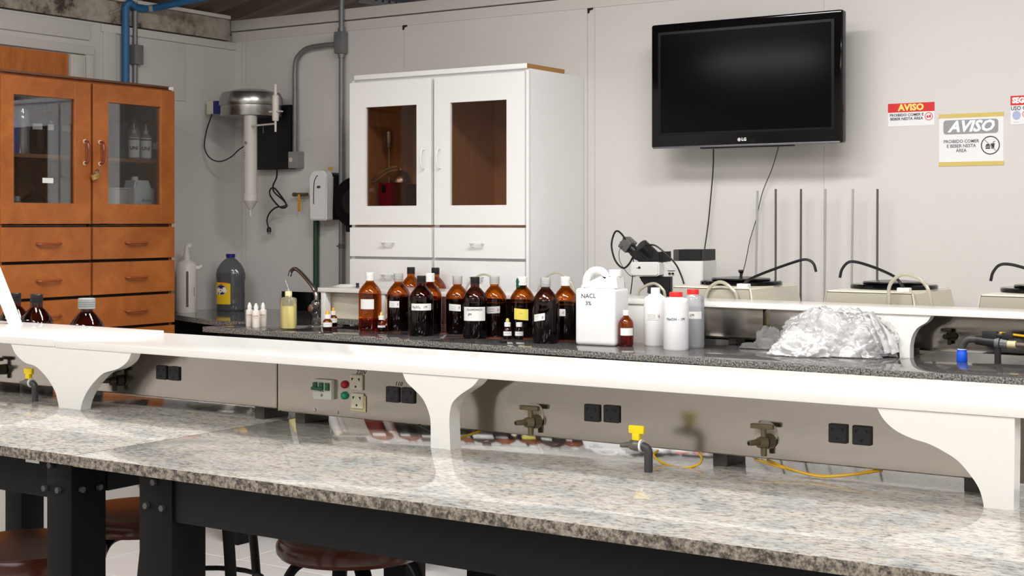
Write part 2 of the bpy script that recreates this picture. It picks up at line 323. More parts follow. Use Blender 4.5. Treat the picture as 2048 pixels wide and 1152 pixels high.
# ceiling lamps (tubes hang above the frame)
LAMPM=mat('lamp_tube',(255,250,240),.4,emit=6)
for k,(x,y,z) in enumerate(((-3.7,2.5,2.72),(-4.5,.6,2.59),(-2.6,3.3,2.96),(-1.9,.2,3.04),(-1.15,3.3,3.14),(.2,.9,3.14))):
    t=thing('ceiling_lamp',['ceiling lamp over the far left of the room','ceiling lamp over the near left of the room','ceiling lamp over the middle of the front bench','ceiling lamp over the camera side','ceiling lamp over the right end of the far bench','ceiling lamp nearest the room entrance'][k],'lamp',(x,y,z))
    B().box(-.62,.62,-.08,.08,0,.03,.005).obj('housing',mat('lamp_housing',(235,235,232),.4),t)
    B().rod((-.6,-.04,-.012),(.6,-.04,-.012),.012).obj('tube',LAMPM,t); B().rod((-.6,.04,-.012),(.6,.04,-.012),.012).obj('tube',LAMPM,t)
# ================= FRONT BENCH =================
fb=thing('lab_bench','long front laboratory bench with speckled light granite top on black frame','bench',(0,0,0))
YF=1.795; YFB=2.99
def slab(name,x0,x1,y0,y1,z1,th,parent,mt,me_):
    bb=B().box(x0,x1,y0,y1,z1-th,z1,.0025); o=bb.obj(name,[mt,me_],parent)
    for p in o.data.polygons:
        if abs(p.normal.z)<.9: p.material_index=1
    return o
slab('granite_slab',-3.85,-2.1822,YF+.004,YFB,.9,.021,fb,GR,GRE); slab('granite_slab',-2.1785,.9,YF,YFB,.9,.021,fb,GR,GRE)
B().box(-3.8,-2.222,YF+.035,YF+.085,.803,.8785,.003).obj('apron',BLACKM,fb); B().box(-1.944,.85,YF+.035,YF+.085,.795,.8785,.003).obj('apron',BLACKM,fb)
B().box(-2.0,-1.95,YF+.12,YFB-.1,.80,.878,.003).obj('crossbeam',BLACKM,fb); B().box(-2.27,-2.22,YF+.12,YFB-.1,.81,.878,.003).obj('crossbeam',BLACKM,fb)
B().box(-3.8,-2.222,YFB-.085,YFB-.035,.803,.8785,.003).obj('apron',BLACKM,fb); B().box(-1.944,.85,YFB-.085,YFB-.035,.795,.8785,.003).obj('apron',BLACKM,fb)
for x0,x1 in ((-2.29,-2.218),(-2.03,-1.944),(-3.8,-3.72),(.2,.28)):
    for y0 in (YF+.03,YFB-.12):
        B().box(x0,x1,y0,y0+.085,0,.8785,.003).obj('leg',BLACKM,fb)
BOLT=mat('bolt_steel',(84,84,84),.4,metal=.6)
for u,v in ((92,976),(119,980),(103,930)):
    p=aty(u,v,YF+.03); B().rod((p.x,p.y,p.z),(p.x,p.y-.007,p.z),.0062,seg=6).obj('bolt',BOLT,fb)
for u,v in ((295,1011),(327,1016),(310,964)):
    p=aty(u,v,YF+.03); B().rod((p.x,p.y,p.z),(p.x,p.y-.007,p.z),.0062,seg=6).obj('bolt',BOLT,fb)
for u,v in ((162,979),(197,974)):
    p=atx(u,v,-2.218); B().rod((p.x,p.y,p.z),(p.x+.007,p.y,p.z),.0062,seg=6).obj('bolt',BOLT,fb)
p=aty(66,913,YF+.034); B().box(p.x-.02,p.x+.02,p.y-.002,p.y,p.z-.012,p.z+.004).obj('tape',PAPERG,fb)
# shelf with brackets
sh=thing('bench_shelf','low glossy white shelf running along the front bench on curved brackets','shelf',(0,0,0))
B().box(-3.85,-2.782,2.24,2.585,1.043,1.0605,.002).obj('board',WHITE,sh); B().box(-2.780,-.548,2.24,2.555,1.042,1.058,.002).obj('board',WHITE,sh)
def px(pts,Y): return [(aty(u,v,Y).x,aty(u,v,Y).z) for u,v in pts]
def smooth2(pts,n=5): return [(q.x,q.y) for q in spline([Vector((a,b,0)) for a,b in pts],n)]
def bracket(left,right,Y,th,zt,parent,m=WHITE,bot=.9):
    L=smooth2(px(left,Y)); Rr=smooth2(px(right,Y))
    poly=[(L[0][0],zt)]+[(x,min(z,zt)) for x,z in L[1:-1]]+[(L[-1][0],bot)]+[(Rr[-1][0],bot)]+[(x,min(z,zt)) for x,z in Rr[::-1][1:-1]]+[(Rr[0][0],zt)]
    poly=[p for i,p in enumerate(poly) if i==0 or (Vector(p)-Vector(poly[i-1])).length>1e-4]
    B().prism(poly,Y,Y+th).obj('bracket',m,parent)
c1=lambda P,sx,ox,oy:[(ox+x/sx,oy+y/sx) for x,y in P]
bracket(c1([(70,150),(105,230),(170,290),(240,315),(300,370),(345,430),(380,500),(402,592)],3.413,0,640),c1([(900,215),(868,285),(800,335),(710,362),(650,415),(600,480),(565,550),(550,608)],3.413,0,640),2.243,.03,1.0425,sh)
bracket(c1([(1045,262),(1075,330),(1140,395),(1200,460),(1240,540),(1262,620),(1265,700),(1265,855)],3.938,540,680),c1([(1650,300),(1595,365),(1500,430),(1440,490),(1418,560),(1412,640),(1415,720),(1420,862)],3.938,540,680),2.243,.035,1.0415,sh)
bracket(c1([(1058,255),(1100,330),(1180,405),(1290,460),(1400,495),(1500,545),(1600,610),(1680,700),(1740,790),(1770,880),(1777,935)],3.368,1440,740),c1([(1985,318),(1985,500),(1982,700),(1978,948)],3.368,1440,740),2.243,.035,1.0415,sh)
# steel channel
ch=thing('service_channel','brushed steel service channel with sockets and gas taps under the front shelf','channel',(0,0,0))
YC=2.34
def chan(x0,x1,z0,z1,y0=YC,y1=YC+.13): return B().box(x0,x1,y0,y1,z0,z1,.002,seg=1)
chan(-3.8,-2.1665,.930,1.0415).obj('steel_panel',STEEL,ch); chan(-2.1635,-.56,.925,1.0415).obj('steel_panel',STEEL,ch)
for x in (-2.235,-2.115,-3.3,-1.11,-.66): B().box(x-.014,x+.014,YC+.02,YC+.1,.9,.931,.001).obj('foot',mat('foot_steel',(84,80,76),.45,metal=.5),ch)
def socket(x,z,m=SOCK,hm=SOCKH,s=.0165,frame=False):
    o=B().box(x-s,x+s,YC-.006,YC,z-s*.98,z+s*.98,.0015,seg=1).obj('socket',m,ch)
    h=B()
    for sx in (-1,1): h.prism([(x+sx*.0085-.0028,z+.0095),(x+sx*.0085+.0028,z+.0095),(x+sx*.0085+.0018*sx,z+.003)],YC-.0066,YC-.0058)
    h.rod((x,YC-.0066,z-.0085),(x,YC-.0058,z-.0085),.0024,seg=10)
    h.obj('slots',hm,o); return o
for u,v in ((785,789),(816,791),(1184,826),(1223,828),(1676,867),(1724,871),(323,745),(348,747)):
    p=aty(u,v,YC-.003); socket(p.x,p.z)
for u,v in ((713,765),(715,802)):
    p=aty(u,v,YC-.003); socket(p.x,p.z,SOCKW)
p=aty(716,806,YC); B().box(p.x-.019,p.x+.023,YC-.003,YC,p.z-.018,p.z+.016,.002).obj('adapter_plate',mat('cream_plate',(190,178,132),.5),ch)
p0=aty(632,757,YC); p1=aty(669,799,YC)
bk=B().box(p0.x,p1.x,YC-.011,YC,p1.z,p0.z,.001).obj('breaker',mat('breaker_white',(214,214,206),.45),ch)
wx=p1.x-p0.x
for k in (0.17,.5,.83):
    B().box(p0.x+wx*(k-.1),p0.x+wx*(k+.1),YC-.016,YC-.0105,p0.z-.022,p0.z-.006,.001).obj('lever',GREENB,bk)
B().box(p0.x+wx*.03,p0.x+wx*.62,YC-.019,YC-.0155,p0.z-.0225,p0.z-.0155,.001).obj('lever',GREENB,bk)
text('print','~~',.012,INK,bk,front(p0.x+wx*.5,YC-.0112,p1.z+.018)); text('print','III',.008,INK,bk,front(p0.x+wx*.5,YC-.0112,p1.z+.008))
for (u,v),m in (((690,769),REDL),((690,791),GREENL)):
    p=aty(u,v,YC); B().lathe([(.0085,0),(.0085,.003),(.0075,.006),(.004,.0095),(0,.0105)],seg=20,M=Matrix.Translation((p.x,YC,p.z))@Matrix.Rotation(R(90),4,'X')).obj('indicator_lamp',m,ch)
for u,v in ((630,820),(675,825)):
    p=aty(u,v,YC); B().lathe([(.0038,0),(.003,.002),(0,.003)],seg=12,M=Matrix.Translation((p.x,YC,p.z))@Matrix.Rotation(R(90),4,'X')).obj('rivet',CHROME,ch)
for s,u,v,sz in (('220V',722,745,.013),('110',797,768,.013)):
    p=aty(u,v,YC); text('handwriting',s,sz,INK,ch,front(p.x,YC,p.z),shear=.3)
def tap(u,v,m=BRASS,par=ch,Y=YC,s=1.0,plate=True):
    p=aty(u,v,Y); x,z=p.x,p.z; T=B()
    T.rod((x+.006*s,Y,z-.004*s),(x+.003*s,Y-.016*s,z-.004*s),.0135*s,.0125*s).rod((x+.003*s,Y-.016*s,z-.004*s),(x-.004*s,Y-.028*s,z-.004*s),.012*s,.009*s)
    T.rod((x-.003*s,Y-.026*s,z-.003*s),(x-.012*s,Y-.05*s,z-.003*s),.0062*s,.0045*s).rod((x+.002*s,Y-.018*s,z-.012*s),(x+.002*s,Y-.018*s,z-.028*s),.0062*s,.0056*s,seg=8)
    o=T.obj('gas_tap',m,par)
    B().rod((x-.0121*s,Y-.0502*s,z-.003*s),(x-.0124*s,Y-.051*s,z-.003*s),.0028*s,seg=10).obj('nozzle_bore',SOCKH,o)
    B().rod((x+.002*s,Y-.018*s,z+.004*s),(x+.001*s,Y-.018*s,z+.023*s),.0052*s,.0046*s,seg=12).box(x-.022*s,x+.020*s,Y-.023*s,Y-.013*s,z+.019*s,z+.0275*s,.0015,M=None).obj('lever',m,o)
    if plate: B().rod((x-.002*s,Y-.0012,z+.009),(x-.002*s,Y,z+.009),.022*s,seg=28).obj('rosette',mat('rosette_cream',(206,200,182),.5),o)
    return o
tap(1070,838); tap(1534,877); tap(240,757,BRASSD,plate=False); tap(6,735,BRASSD,plate=False)
# yellow valves on the bench
def bench_valve(x,y,label):
    t=thing('gas_valve',label,'valve',(x,y,.9),0,'yellow handled gas valves on the front bench')
    B().tube([(0,0,0),(0,0,.03),(0,0,.038),(-.004,0,.046),(-.014,0,.05)],.0085,seg=14,n=5).obj('riser_elbow',mat('dark_pvc',(66,66,66),.45),t)
    B().rod((-.0135,0,.05),(-.017,0,.05),.0125,.0125,seg=20).obj('gasket',CAPW,t)
    B().rod((-.017,0,.05),(-.030,0,.05),.0115,seg=18).rod((-.030,0,.05),(-.040,0,.05),.0105,.0095,seg=6).rod((-.040,0,.05),(-.062,0,.047),.0062,.0042,seg=12).obj('body',mat('grey_metal_fitting',(120,116,110),.4,metal=.6),t)
    B().rod((-.0622,0,.047),(-.063,0,.047),.0026,seg=10).obj('bore',SOCKH,t)
    B().box(-.034,-.018,-.006,.006,.060,.074,.002).box(-.043,-.009,-.0045,.0045,.073,.089,.003).obj('handle',YEL,t)
    t.scale=(.9,.9,.9); return t
q=atz(1297,944); bench_valve(q.x,q.y,'gas valve with yellow handle standing on front bench between the two right brackets')
q=atz(70,803); bench_valve(q.x,q.y,'gas valve with yellow handle at the left end of the front bench')
# yellow cables below the channel
def cable(name,pts,r,m,label,group=None,cat='cable',seg=7):
    o=B().tube(pts,r,seg=seg).obj(name,m); tag(o,label,cat,group); return o
cable('gas_cable',[aty(u,v,Y) for u,v,Y in ((1316,901,2.345),(1308,912,2.33),(1330,928,2.32),(1365,936,2.315),(1395,930,2.32),(1404,918,2.335),(1398,906,2.345))],.0022,YELD,'yellow cable looping below the steel channel right of the yellow valve')
cable('gas_cable',[aty(u,v,Y) for u,v,Y in ((1510,918,2.35),(1560,934,2.335),(1630,950,2.33),(1690,950,2.33),(1755,940,2.35))],.0022,YELD,'upper of two yellow cables sagging below the steel channel near right bracket')
cable('gas_cable',[aty(u,v,Y) for u,v,Y in ((1535,920,2.35),(1580,938,2.33),(1640,953,2.322),(1700,950,2.325),(1765,941,2.35))],.0022,YELD,'lower of two yellow cables sagging below the steel channel near right bracket')
cable('gas_cable',[aty(u,v,Y) for u,v,Y in ((905,874,2.3),(925,874,2.32),(945,868,2.33),(962,862,2.35))],.0026,YELD,'short yellow cable beside the middle bracket foot')
cable('power_cord',[aty(u,v,Y) for u,v,Y in ((835,850,2.345),(850,858,2.33),(870,868,2.33))],.0016,BLACKP,'thin dark cord behind the foot of the middle bracket')
cable('power_cord',[Vector((-.50,2.36,.93)),Vector((-.53,2.34,.915)),Vector((-.56,2.33,.905)),Vector((-.47,2.30,.905)),Vector((-.40,2.36,.905))],.005,BLACKP,'black cord on the bench behind the right bracket')
# leaning white bar
q=Vector((-3.305,2.53,1.0605)); o=B().prism([(q.x-.016,0),(q.x+.014,0),(q.x-.235,.40),(q.x-.268,.40)],q.y-.012,q.y+.012).obj('leaning_bar',WHITE); o.location=(0,0,1.0605)
tag(o,'white flat bar slanting up from the left end of the front shelf','bar')
# ================= BOTTLES =================
def bottle_prof(h,r,neck=.36,sh0=.63,top=.90):
    return [(0,0),(r*.9,0),(r,.008),(r,h*sh0),(r*.98,h*(sh0+.035)),(r*.86,h*(sh0+.085)),(r*.66,h*(sh0+.14)),(r*.46,h*(sh0+.185)),(r*neck,h*(sh0+.205)),(r*neck,h*top)]
def amber(name,label,x,y,z=.9,h=.232,r=.0465,cap='white',fill=.58,glass=AMB,liq=LIQD,lab=None,group=None,caph=None,labm=PAPER):
    t=thing(name,label,'bottle',(x,y,z),0,group)
    B().lathe(bottle_prof(h,r),seg=36).obj('glass_body',glass,t)
    if fill:
        zf=h*fill; pr_=[(0,.004),(r*.88,.004),(r*.95,.01)]
        zf1=min(zf,h*.64); pr_+=[(r*.95,zf1)]
        if zf>h*.66: pr_+=[(r*.8,min(zf,h*.72))]
        if zf>h*.74: pr_+=[(r*.55,zf)]
        pr_+=[(0,pr_[-1][1])]; B().lathe(pr_,seg=30).obj('contents',liq,t)
    capm,ch_,cr={'white':(CAPW,.14,.40),'clear':(CAPC,.14,.42),'dark':(mat('dark_cap',(34,30,30),.35),.12,.38),'ribbed':(GREYP,.13,.50),'grey':(mat('lightgrey_cap',(186,184,178),.4),.13,.42)}[cap]
    hc=h*ch_; rr=r*cr; zc=h-hc+.0; pf=[(rr,zc)]
    for k in range(3): pf+=[(rr,zc+hc*(.2+.18*k)),(rr*.94,zc+hc*(.22+.18*k)),(rr,zc+hc*(.26+.18*k))]
    pf+=[(rr,h-.002),(rr*.92,h),(0,h)]
    B().lathe([(rr*.9,zc)]+pf,seg=28).obj('cap',capm,t)
    az=toward((x,y))
    if lab:
        da,half,z0,z1,tilt,txt=lab
        L=patch(t,'paper_label',labm,r+.0003,az+da,half,z0,z1,tilt)
        for s,dx,dz,size,m in txt: text('writing',s,size,m,L,cyl(r+.0012,az+da+dx/r,(z0+z1)/2+dz,tilt),align='CENTER',shear=.15)
    return t
def on(u,v,r,z=.9):
    q=atz(u,v,z); d=Vector((q.x,q.y,0)).normalized(); return q.x+d.x*r, q.y+d.y*r
G='large amber reagent bottles on the far bench'
LIQB=mat('brown_bottle_liquid',(46,24,12),.4,spec=.1)
x,y=on(740,662,.045); amber('amber_bottle','large amber bottle nearly empty with big blank label at the left of the row',x,y,cap='white',fill=.20,liq=LIQA,h=.235,glass=AMB,lab=(-.28,.62,.088,.128,0,[]),group=G)
x,y=on(797,663,.045); amber('amber_bottle','large amber bottle with small label left of the bottle marked H2SO4',x,y,cap='clear',fill=.60,lab=(-.42,.48,.096,.122,0,[('~~~',-.004,.004,.008,INKG),('~~~',-.004,-.004,.008,INKG),('II',.016,0,.014,INKR)]),group=G,h=.232)
x,y=on(864,669,.045); amber('amber_bottle','large amber bottle with tall square white cap behind the bottle marked H2SO4',x-.01,y,cap='white',fill=.56,h=.238,group=G)
x,y=on(843,673,.045); amber('amber_bottle','very dark amber bottle with long white label marked H2SO4 1M',x,y,cap='dark',fill=.60,glass=AMBD,h=.232,lab=(-.03,.92,.100,.126,0,[('H₂SO₄',-.019,0,.012,INK),('1M',.015,0,.012,INK)]),group=G)
x,y=on(915,669,.045); amber('amber_bottle','large amber bottle with clear cap and small label right of centre gap',x,y,cap='clear',fill=.60,lab=(-.25,.52,.092,.118,-.06,[('~~~~',-.006,.004,.008,INKG),('~~~~',-.006,-.004,.008,INKG),('II',.017,0,.014,INKR)]),group=G,h=.228)
x,y=on(950,678,.045); amber('amber_bottle','dark bottle with the largest white handwritten label marked 2M',x,y,cap='dark',fill=.58,glass=AMBD,h=.232,lab=(-.06,1.0,.068,.120,0,[('CLORÍDRICO',.0,.016,.0105,INK),('2M',-.018,-.002,.012,INK)]),group=G)
x,y=on(989,675,.045); amber('amber_bottle','large amber bottle with ridged white cap behind the 2M bottle',x,y,cap='grey',fill=.56,lab=(-.1,.55,.092,.118,.05,[('~~~~',-.006,.004,.008,INK),('~~~~',-.006,-.004,.008,INK),('II',.017,0,.014,INKR)]),labm=PAPERG,group=G,h=.232)
x,y=on(1045,677,.045); t=amber('amber_bottle','amber bottle with yellow label and green tape on its neck',x,y,cap='white',fill=.58,lab=(-.12,.6,.070,.112,-.08,[('~ ~',0,.004,.01,INKG)]),labm=PAPERY,group=G,h=.232)
B().lathe([(.0175,.185),(.019,.195),(.018,.205),(.0195,.212),(.0175,.222),(.015,.226)],c=(-.008,0,0),seg=11,cap=False).obj('green_tape',mat('green_tape',(32,92,78),.5),t)
x,y=on(1091,688,.045); amber('amber_bottle','dark amber bottle with tilted small label right of the yellow labelled one',x,y,cap='clear',fill=.60,glass=AMBD,liq=LIQB,h=.238,lab=(-.55,.5,.083,.108,.16,[('~~~',-.006,.004,.008,INK),('II',.015,0,.014,INK)]),group=G)
x,y=on(1131,682,.045); amber('amber_bottle','amber bottle with narrow label partly hidden behind the big white jug',x,y,cap='white',fill=.56,h=.236,lab=(-.25,.24,.092,.118,0,[('II',.003,0,.014,INKR)]),group=G)
G2='amber bottles standing behind the far shelf'
for u,l,dy in ((822,'dark capped amber bottle behind the far shelf, left of two',0),(871,'dark capped amber bottle behind the far shelf, right of two',0)):
    p=aty(u,600,4.975); amber('amber_bottle',l,p.x,4.975,h=.243,cap='dark',fill=.5,liq=LIQA,group=G2,glass=AMB)
# bottles on the far half of the front bench
G3='dark bottles behind the front shelf'
x=-3.216;y=2.70; amber('amber_bottle','round dark bottle with ribbed grey cap behind the front shelf',x,y,h=.226,r=.0475,cap='ribbed',fill=.6,glass=AMBD,group=G3)
amber('amber_bottle','dark bottle with black cap beside the leaning white bar',-3.42,2.69,h=.232,r=.047,cap='dark',fill=.6,glass=AMBD,group=G3)
amber('amber_bottle','dark bottle cut off by the left edge of the picture behind the white bar',-3.53,2.70,h=.232,r=.047,cap='dark',fill=.6,glass=AMBD,group=G3)
x,y=on(1252,694,.026); amber('amber_bottle','small brown bottle with blank white label in front of the big jug',x,y,h=.128,r=.0262,cap='white',fill=.30,liq=LIQA,lab=(.15,.95,.040,.066,0,[]))
# small dropper bottles
def dropper(x,y,label,r=.0145,h=.085,bulb=True,body=AMB,liq=LIQD,group=None,lab=(.018,.036),txt=None):
    t=thing('dropper_bottle',label,'bottle',(x,y,.9),0,group)
    B().lathe([(0,0),(r*.92,0),(r,.003),(r,h*.45),(r*.8,h*.53),(r*.55,h*.58),(r*.5,h*.64)],seg=24).obj('glass_body',body,t)
    B().lathe([(0,.002),(r*.9,.003),(r*.9,h*.3),(0,h*.3)],seg=18).obj('contents',liq,t)
    B().lathe([(r*.72,h*.6),(r*.74,h*.78),(r*.66,h*.8),(0,h*.8)],seg=22).obj('cap',CAPW,t)
    if bulb: B().lathe([(r*.4,h*.79),(r*.42,h*.9),(r*.3,h*.97),(0,h)],seg=16).obj('rubber_bulb',mat('yellow_rubber',(232,178,60) if bulb==1 else (216,196,104),.5) if bulb==1 else mat('pale_rubber',(214,196,110),.5),t)
    az=toward((x,y)); L=patch(t,'paper_label',PAPER,r+.0003,az,1.1,lab[0],lab[1])
    text('writing',txt or '~~~~',.0065,INK,L,cyl(r+.001,az,(lab[0]+lab[1])/2+.002))
    return t
x,y=on(655,663,.019); dropper(x,y,'left amber dropper bottle with orange bulb near the sink',r=.0195,h=.084,bulb=1,group='amber dropper bottles near the sink')
x,y=on(667,654,.018); dropper(x,y,'right amber dropper bottle with orange bulb near the sink',r=.0165,h=.082,bulb=1,group='amber dropper bottles near the sink')
x,y=on(763,664,.016); dropper(x,y,'left small dark dropper bottle in front of the second amber bottle',bulb=2,h=.080,r=.0165,group='dropper bottles with pale bulbs',lab=(.018,.026))
x,y=on(777,660,.015); dropper(x,y,'right small dark dropper bottle in front of the second amber bottle',bulb=2,h=.080,r=.0150,group='dropper bottles with pale bulbs',lab=(.018,.026))
x,y=on(1015,679,.016); dropper(x,y,'small dark dropper bottle with pale bulb before the yellow label',bulb=2,h=.079,r=.0165,lab=(.014,.030))
x,y=on(1033,679,.016); dropper(x+.012,y,'small dark bottle with flat white cap before the yellow label',bulb=0,h=.079,r=.0165,lab=(.014,.030))
q=atz(1007,686); o=B().lathe([(0,0),(.013,0),(.0135,.002),(.0135,.009),(.0125,.010),(0,.010)],seg=24).obj('bottle_cap',BLACKP); o.location=(q.x,q.y,.9); tag(o,'loose black bottle cap lying on the far bench edge','cap')
G4='white dropper bottles at the left end of the far bench'
for u,v,l in ((499,653,'leftmost of three small white dropper bottles with red print'),(512,655,'middle and front one of three small white dropper bottles'),(526,653,'rightmost of three small white dropper bottles with red print')):
    x,y=on(u,v,.016); t=thing('dropper_bottle',l,'bottle',(x,y,.9),0,G4); r=.0165 if u==512 else .0155
    B().lathe([(0,0),(r*.95,0),(r,.002),(r,.066),(r*.9,.070),(r*.5,.071),(r*.5,.073)],seg=24).obj('body',mat('ivory_bottle',(238,232,220),.4,sss=.1),t)
    B().lathe([(r*.56,.070),(r*.62,.083),(r*.5,.090),(r*.22,.1),(0,.101)],seg=18).obj('nozzle_cap',CAPW,t)
    az=toward((x,y)); text('print','LUGOL\n~~~~',.008,INKR,t,cyl(r+.0006,az-.1,.044))
x,y=on(577,659,.026); t=thing('squirt_bottle','square shouldered bottle of pale yellow liquid with open neck','bottle',(x,y,.9))
B().lathe([(0,0),(.033,0),(.037,.004),(.037,.120),(.034,.128),(.016,.132),(.013,.138),(.0125,.150)],seg=32,sx=1,sy=.8).obj('body',SQB,t)
B().lathe([(0,.003),(.035,.004),(.035,.094),(0,.094)],seg=28,sx=1,sy=.8).obj('contents',SOAP,t)
B().lathe([(.0145,.136),(.0145,.152),(.012,.156),(0,.156)],seg=20).obj('cap',mat('pale_yellow_cap',(240,232,180),.4),t)
B().tube([(0,0,.154),(-.001,0,.165),(-.006,0,.178),(-.018,0,.2)],[.004]*6+[.0015]*30,seg=8).obj('spout',CAPC,t)
# big jug
q=atz(1190,692); W=.079; D=.062; t=thing('jug','big white plastic jug with moulded handle marked NaCl 3 percent','jug',(q.x-.010,q.y+.068,.9),R(4))
B().box(-W,W,-D,D,0,.204,.016,seg=4).prism([(-W+.004,.19),(-W+.014,.216),(-.03,.226),(.02,.232),(.032,.243),(.07,.243),(W-.004,.205),(W-.004,.19)],-.046,.046,bev=.015).obj('body',HDPE,t)
B().tube([(-.064,0,.205),(-.062,0,.235),(-.046,0,.258),(-.022,0,.266),(.004,0,.260),(.018,0,.240),(.022,0,.22)],.0125,seg=14,flat=(1.15,1)).obj('handle',HDPE,t)
B().lathe([(.019,.240),(.019,.246),(.0225,.247),(.0225,.268),(.021,.270),(0,.270)],c=(.052,0,0),seg=26).obj('cap',CAPW,t)
text('writing','NACL',.022,INK,t,lambda a,b_,c:(-.024+a,-D-c-.0006,.176+b_+a*.05)); text('writing','3%',.020,INK,t,lambda a,b_,c:(-.024+a,-D-c-.0006,.150+b_))
# white plastic bottles
def plast(u,v,r,h,cap,label,ink=None,clear=False,lab=None):
    x,y=on(u,v,r); t=thing('plastic_bottle',label,'bottle',(x,y,.9)); az=toward((x,y))
    cone=(cap=='white')
    B().lathe([(0,0),(r*.92,0),(r,.006),(r,h*.78),(r*.97,h*.81)]+([(r*.88,h*.83),(r*.5,h*.885),(r*.36,h*.9),(r*.36,h*.95)] if cone else [(r*.97,h*.86),(r*.86,h*.895),(r*.55,h*.905),(r*.48,h*.93)]),seg=36).obj('body',HDPEC if clear else HDPE,t)
    if clear: B().lathe([(0,.004),(r*.93,.006),(r*.93,h*.5),(0,h*.5)],seg=30).obj('contents',see_through('clear_liquid',(220,224,230),.02,.05,1.3,.5,white=.35,wcol=(226,230,236)),t)
    if cone: B().lathe([(r*.40,h*.89),(r*.40,h*.99),(r*.36,h),(0,h)],seg=24).obj('cap',CAPW,t)
    else: B().lathe([(r*.52,h*.90),(r*.53,h*.985),(r*.5,h),(0,h)],seg=30).obj('cap',RED,t)
    if lab:
        L=patch(t,'label',PAPER,r+.0003,az+lab[0],lab[1],lab[2],lab[3]); 
        for s,dx,dz,size,m in lab[4]: text('writing',s,size,m,L,cyl(r+.0013,az+lab[0]+dx/r,(lab[2]+lab[3])/2+dz))
    if ink: text('writing',ink[0],ink[1],INK,t,cyl(r+.0008,az+ink[2],ink[3]),ls=1.05)
    return t
plast(1311,693,.0415,.206,'white','tall white plastic bottle with white cap and green ring, left of the red capped ones',lab=(-.25,.55,.094,.118,[('~~~~~~',-.004,.006,.008,INKG),('~~~~~~',-.004,0,.008,INKG),('~~~~~~',-.004,-.006,.008,INKG),('II',.022,0,.014,INKR)]))
plast(1386,697,.040,.204,'red','clear plastic bottle with red cap half full, rear right of the pair',clear=True,lab=(.2,.6,.103,.128,[('1M',-.012,0,.013,INK)]))
plast(1352,702,.0435,.199,'red','white plastic bottle with red cap marked NaOH 1M',ink=('NaOH - 1M',.013,-.02,.108))
# ================= FAR BENCH =================
TH=R(-2.52); OX,OY=-4.40,4.302
fr=thing('lab_bench','far laboratory bench with dark speckled granite top in front of the white cabinet','bench',(OX,OY,0),TH)
def loc2w(x,y,z): return (OX+x*math.cos(TH)-y*math.sin(TH),OY+x*math.sin(TH)+y*math.cos(TH),z)
def w2loc(p): dx,dy=p.x-OX,p.y-OY; return (dx*math.cos(TH)+dy*math.sin(TH),-dx*math.sin(TH)+dy*math.cos(TH),p.z)
slab('granite_slab',0,.40,0,.41,.9,.022,fr,GD,GDE)
slab('granite_slab',.402,1.20,0,.26,.9,.022,fr,GD,GDE)
slab('granite_slab',1.202,2.9,0,.70,.9,.022,fr,GD,GDE)
slab('granite_slab',2.902,4.9,0,.70,.9,.022,fr,GD,GDE)
slab('granite_slab',.80,1.20,.262,.70,.9,.022,fr,GD,GDE); slab('granite_slab',.402,.798,.50,.70,.9,.022,fr,GD,GDE)
sb=B().box(.43,.79,.27,.49,.80,.803).box(.425,.43,.262,.498,.80,.893).box(.79,.797,.262,.498,.80,.893).box(.43,.79,.262,.268,.80,.893).box(.43,.79,.492,.498,.80,.893).obj('sink_basin',STEEL,fr)
B().box(.06,4.8,.03,.08,.79,.877,.003).obj('apron',BLACKM,fr); B().box(.06,4.8,.62,.67,.79,.877,.003).obj('apron',BLACKM,fr)
for x in (.1,1.4,2.8,4.2):
    for y0 in (.03,.36 if x<.2 else .58): B().box(x,x+.08,y0,y0+.08,0,.877,.003).obj('leg',BLACKM,fr)
B().box(.5,1.12,.10,.13,.1,.80,.002).obj('cupboard_front',BLACKM,fr)
fs=thing('bench_shelf','low white shelf along the far bench behind the amber bottles','shelf',(OX,OY,0),TH)
B().box(.285,4.9,.395,.625,1.040,1.058,.002).obj('board',WHITE,fs)
def wp(pts,yl): # pixel outline -> local x,z on a plane at local y
    out=[]
    for u,v in pts:
        d=ray(u,v); n=Vector((-math.sin(TH),math.cos(TH),0)); k=(n.dot(Vector(loc2w(0,yl,0))))/n.dot(d); P=Vector((0,0,EYE))+d*k; L=w2loc(P); out.append((L[0],L[2]))
    return out
def fbracket(L,Rr,yl,th):
    L=smooth2(wp(L,yl)); Rr=smooth2(wp(Rr,yl)); poly=[(L[0][0],1.0395)]+[(x,min(z,1.0395)) for x,z in L[1:-1]]+[(L[-1][0],.9),(Rr[-1][0],.9)]+[(x,min(z,1.0395)) for x,z in Rr[::-1][1:-1]]+[(Rr[0][0],1.0395)]
    poly=[p for i,p in enumerate(poly) if i==0 or (Vector(p)-Vector(poly[i-1])).length>1e-4]
    B().prism(poly,yl,yl+th).obj('bracket',WHITE,fs)
c3=lambda P:[(1500+x/3.737,560+y/3.737) for x,y in P]
fbracket(c3([(930,235),(960,300),(1040,360),(1090,430),(1112,500),(1120,592)]),c3([(1355,265),(1320,315),(1250,360),(1212,420),(1198,480),(1195,520),(1195,592)]),.40,.035)
B().box(.30,.325,.40,.435,.9,1.0395,.002).obj('bracket',WHITE,fs)
q0=w2loc(aty(765,650,4.7)); B().box(q0[0],q0[0]+.036,.40,.435,.9,1.0395,.002).obj('bracket',WHITE,fs)
fbracket([(1225,600),(1235,625),(1250,645),(1262,665),(1266,690)],[(1345,604),(1335,620),(1310,635),(1296,650),(1290,670),(1288,692)],.40,.03)
fc=thing('service_channel','steel service channel under the far shelf with a brass tap','channel',(OX,OY,0),TH)
B().box(1.0,1.66,.505,.62,.930,1.0395,.002).obj('cover_panel',mat('black_panel',(24,24,24),.3),fc)
xe=wp([(1526,640)],.505)[0][0]; x2=wp([(1540,640)],.505)[0][0]
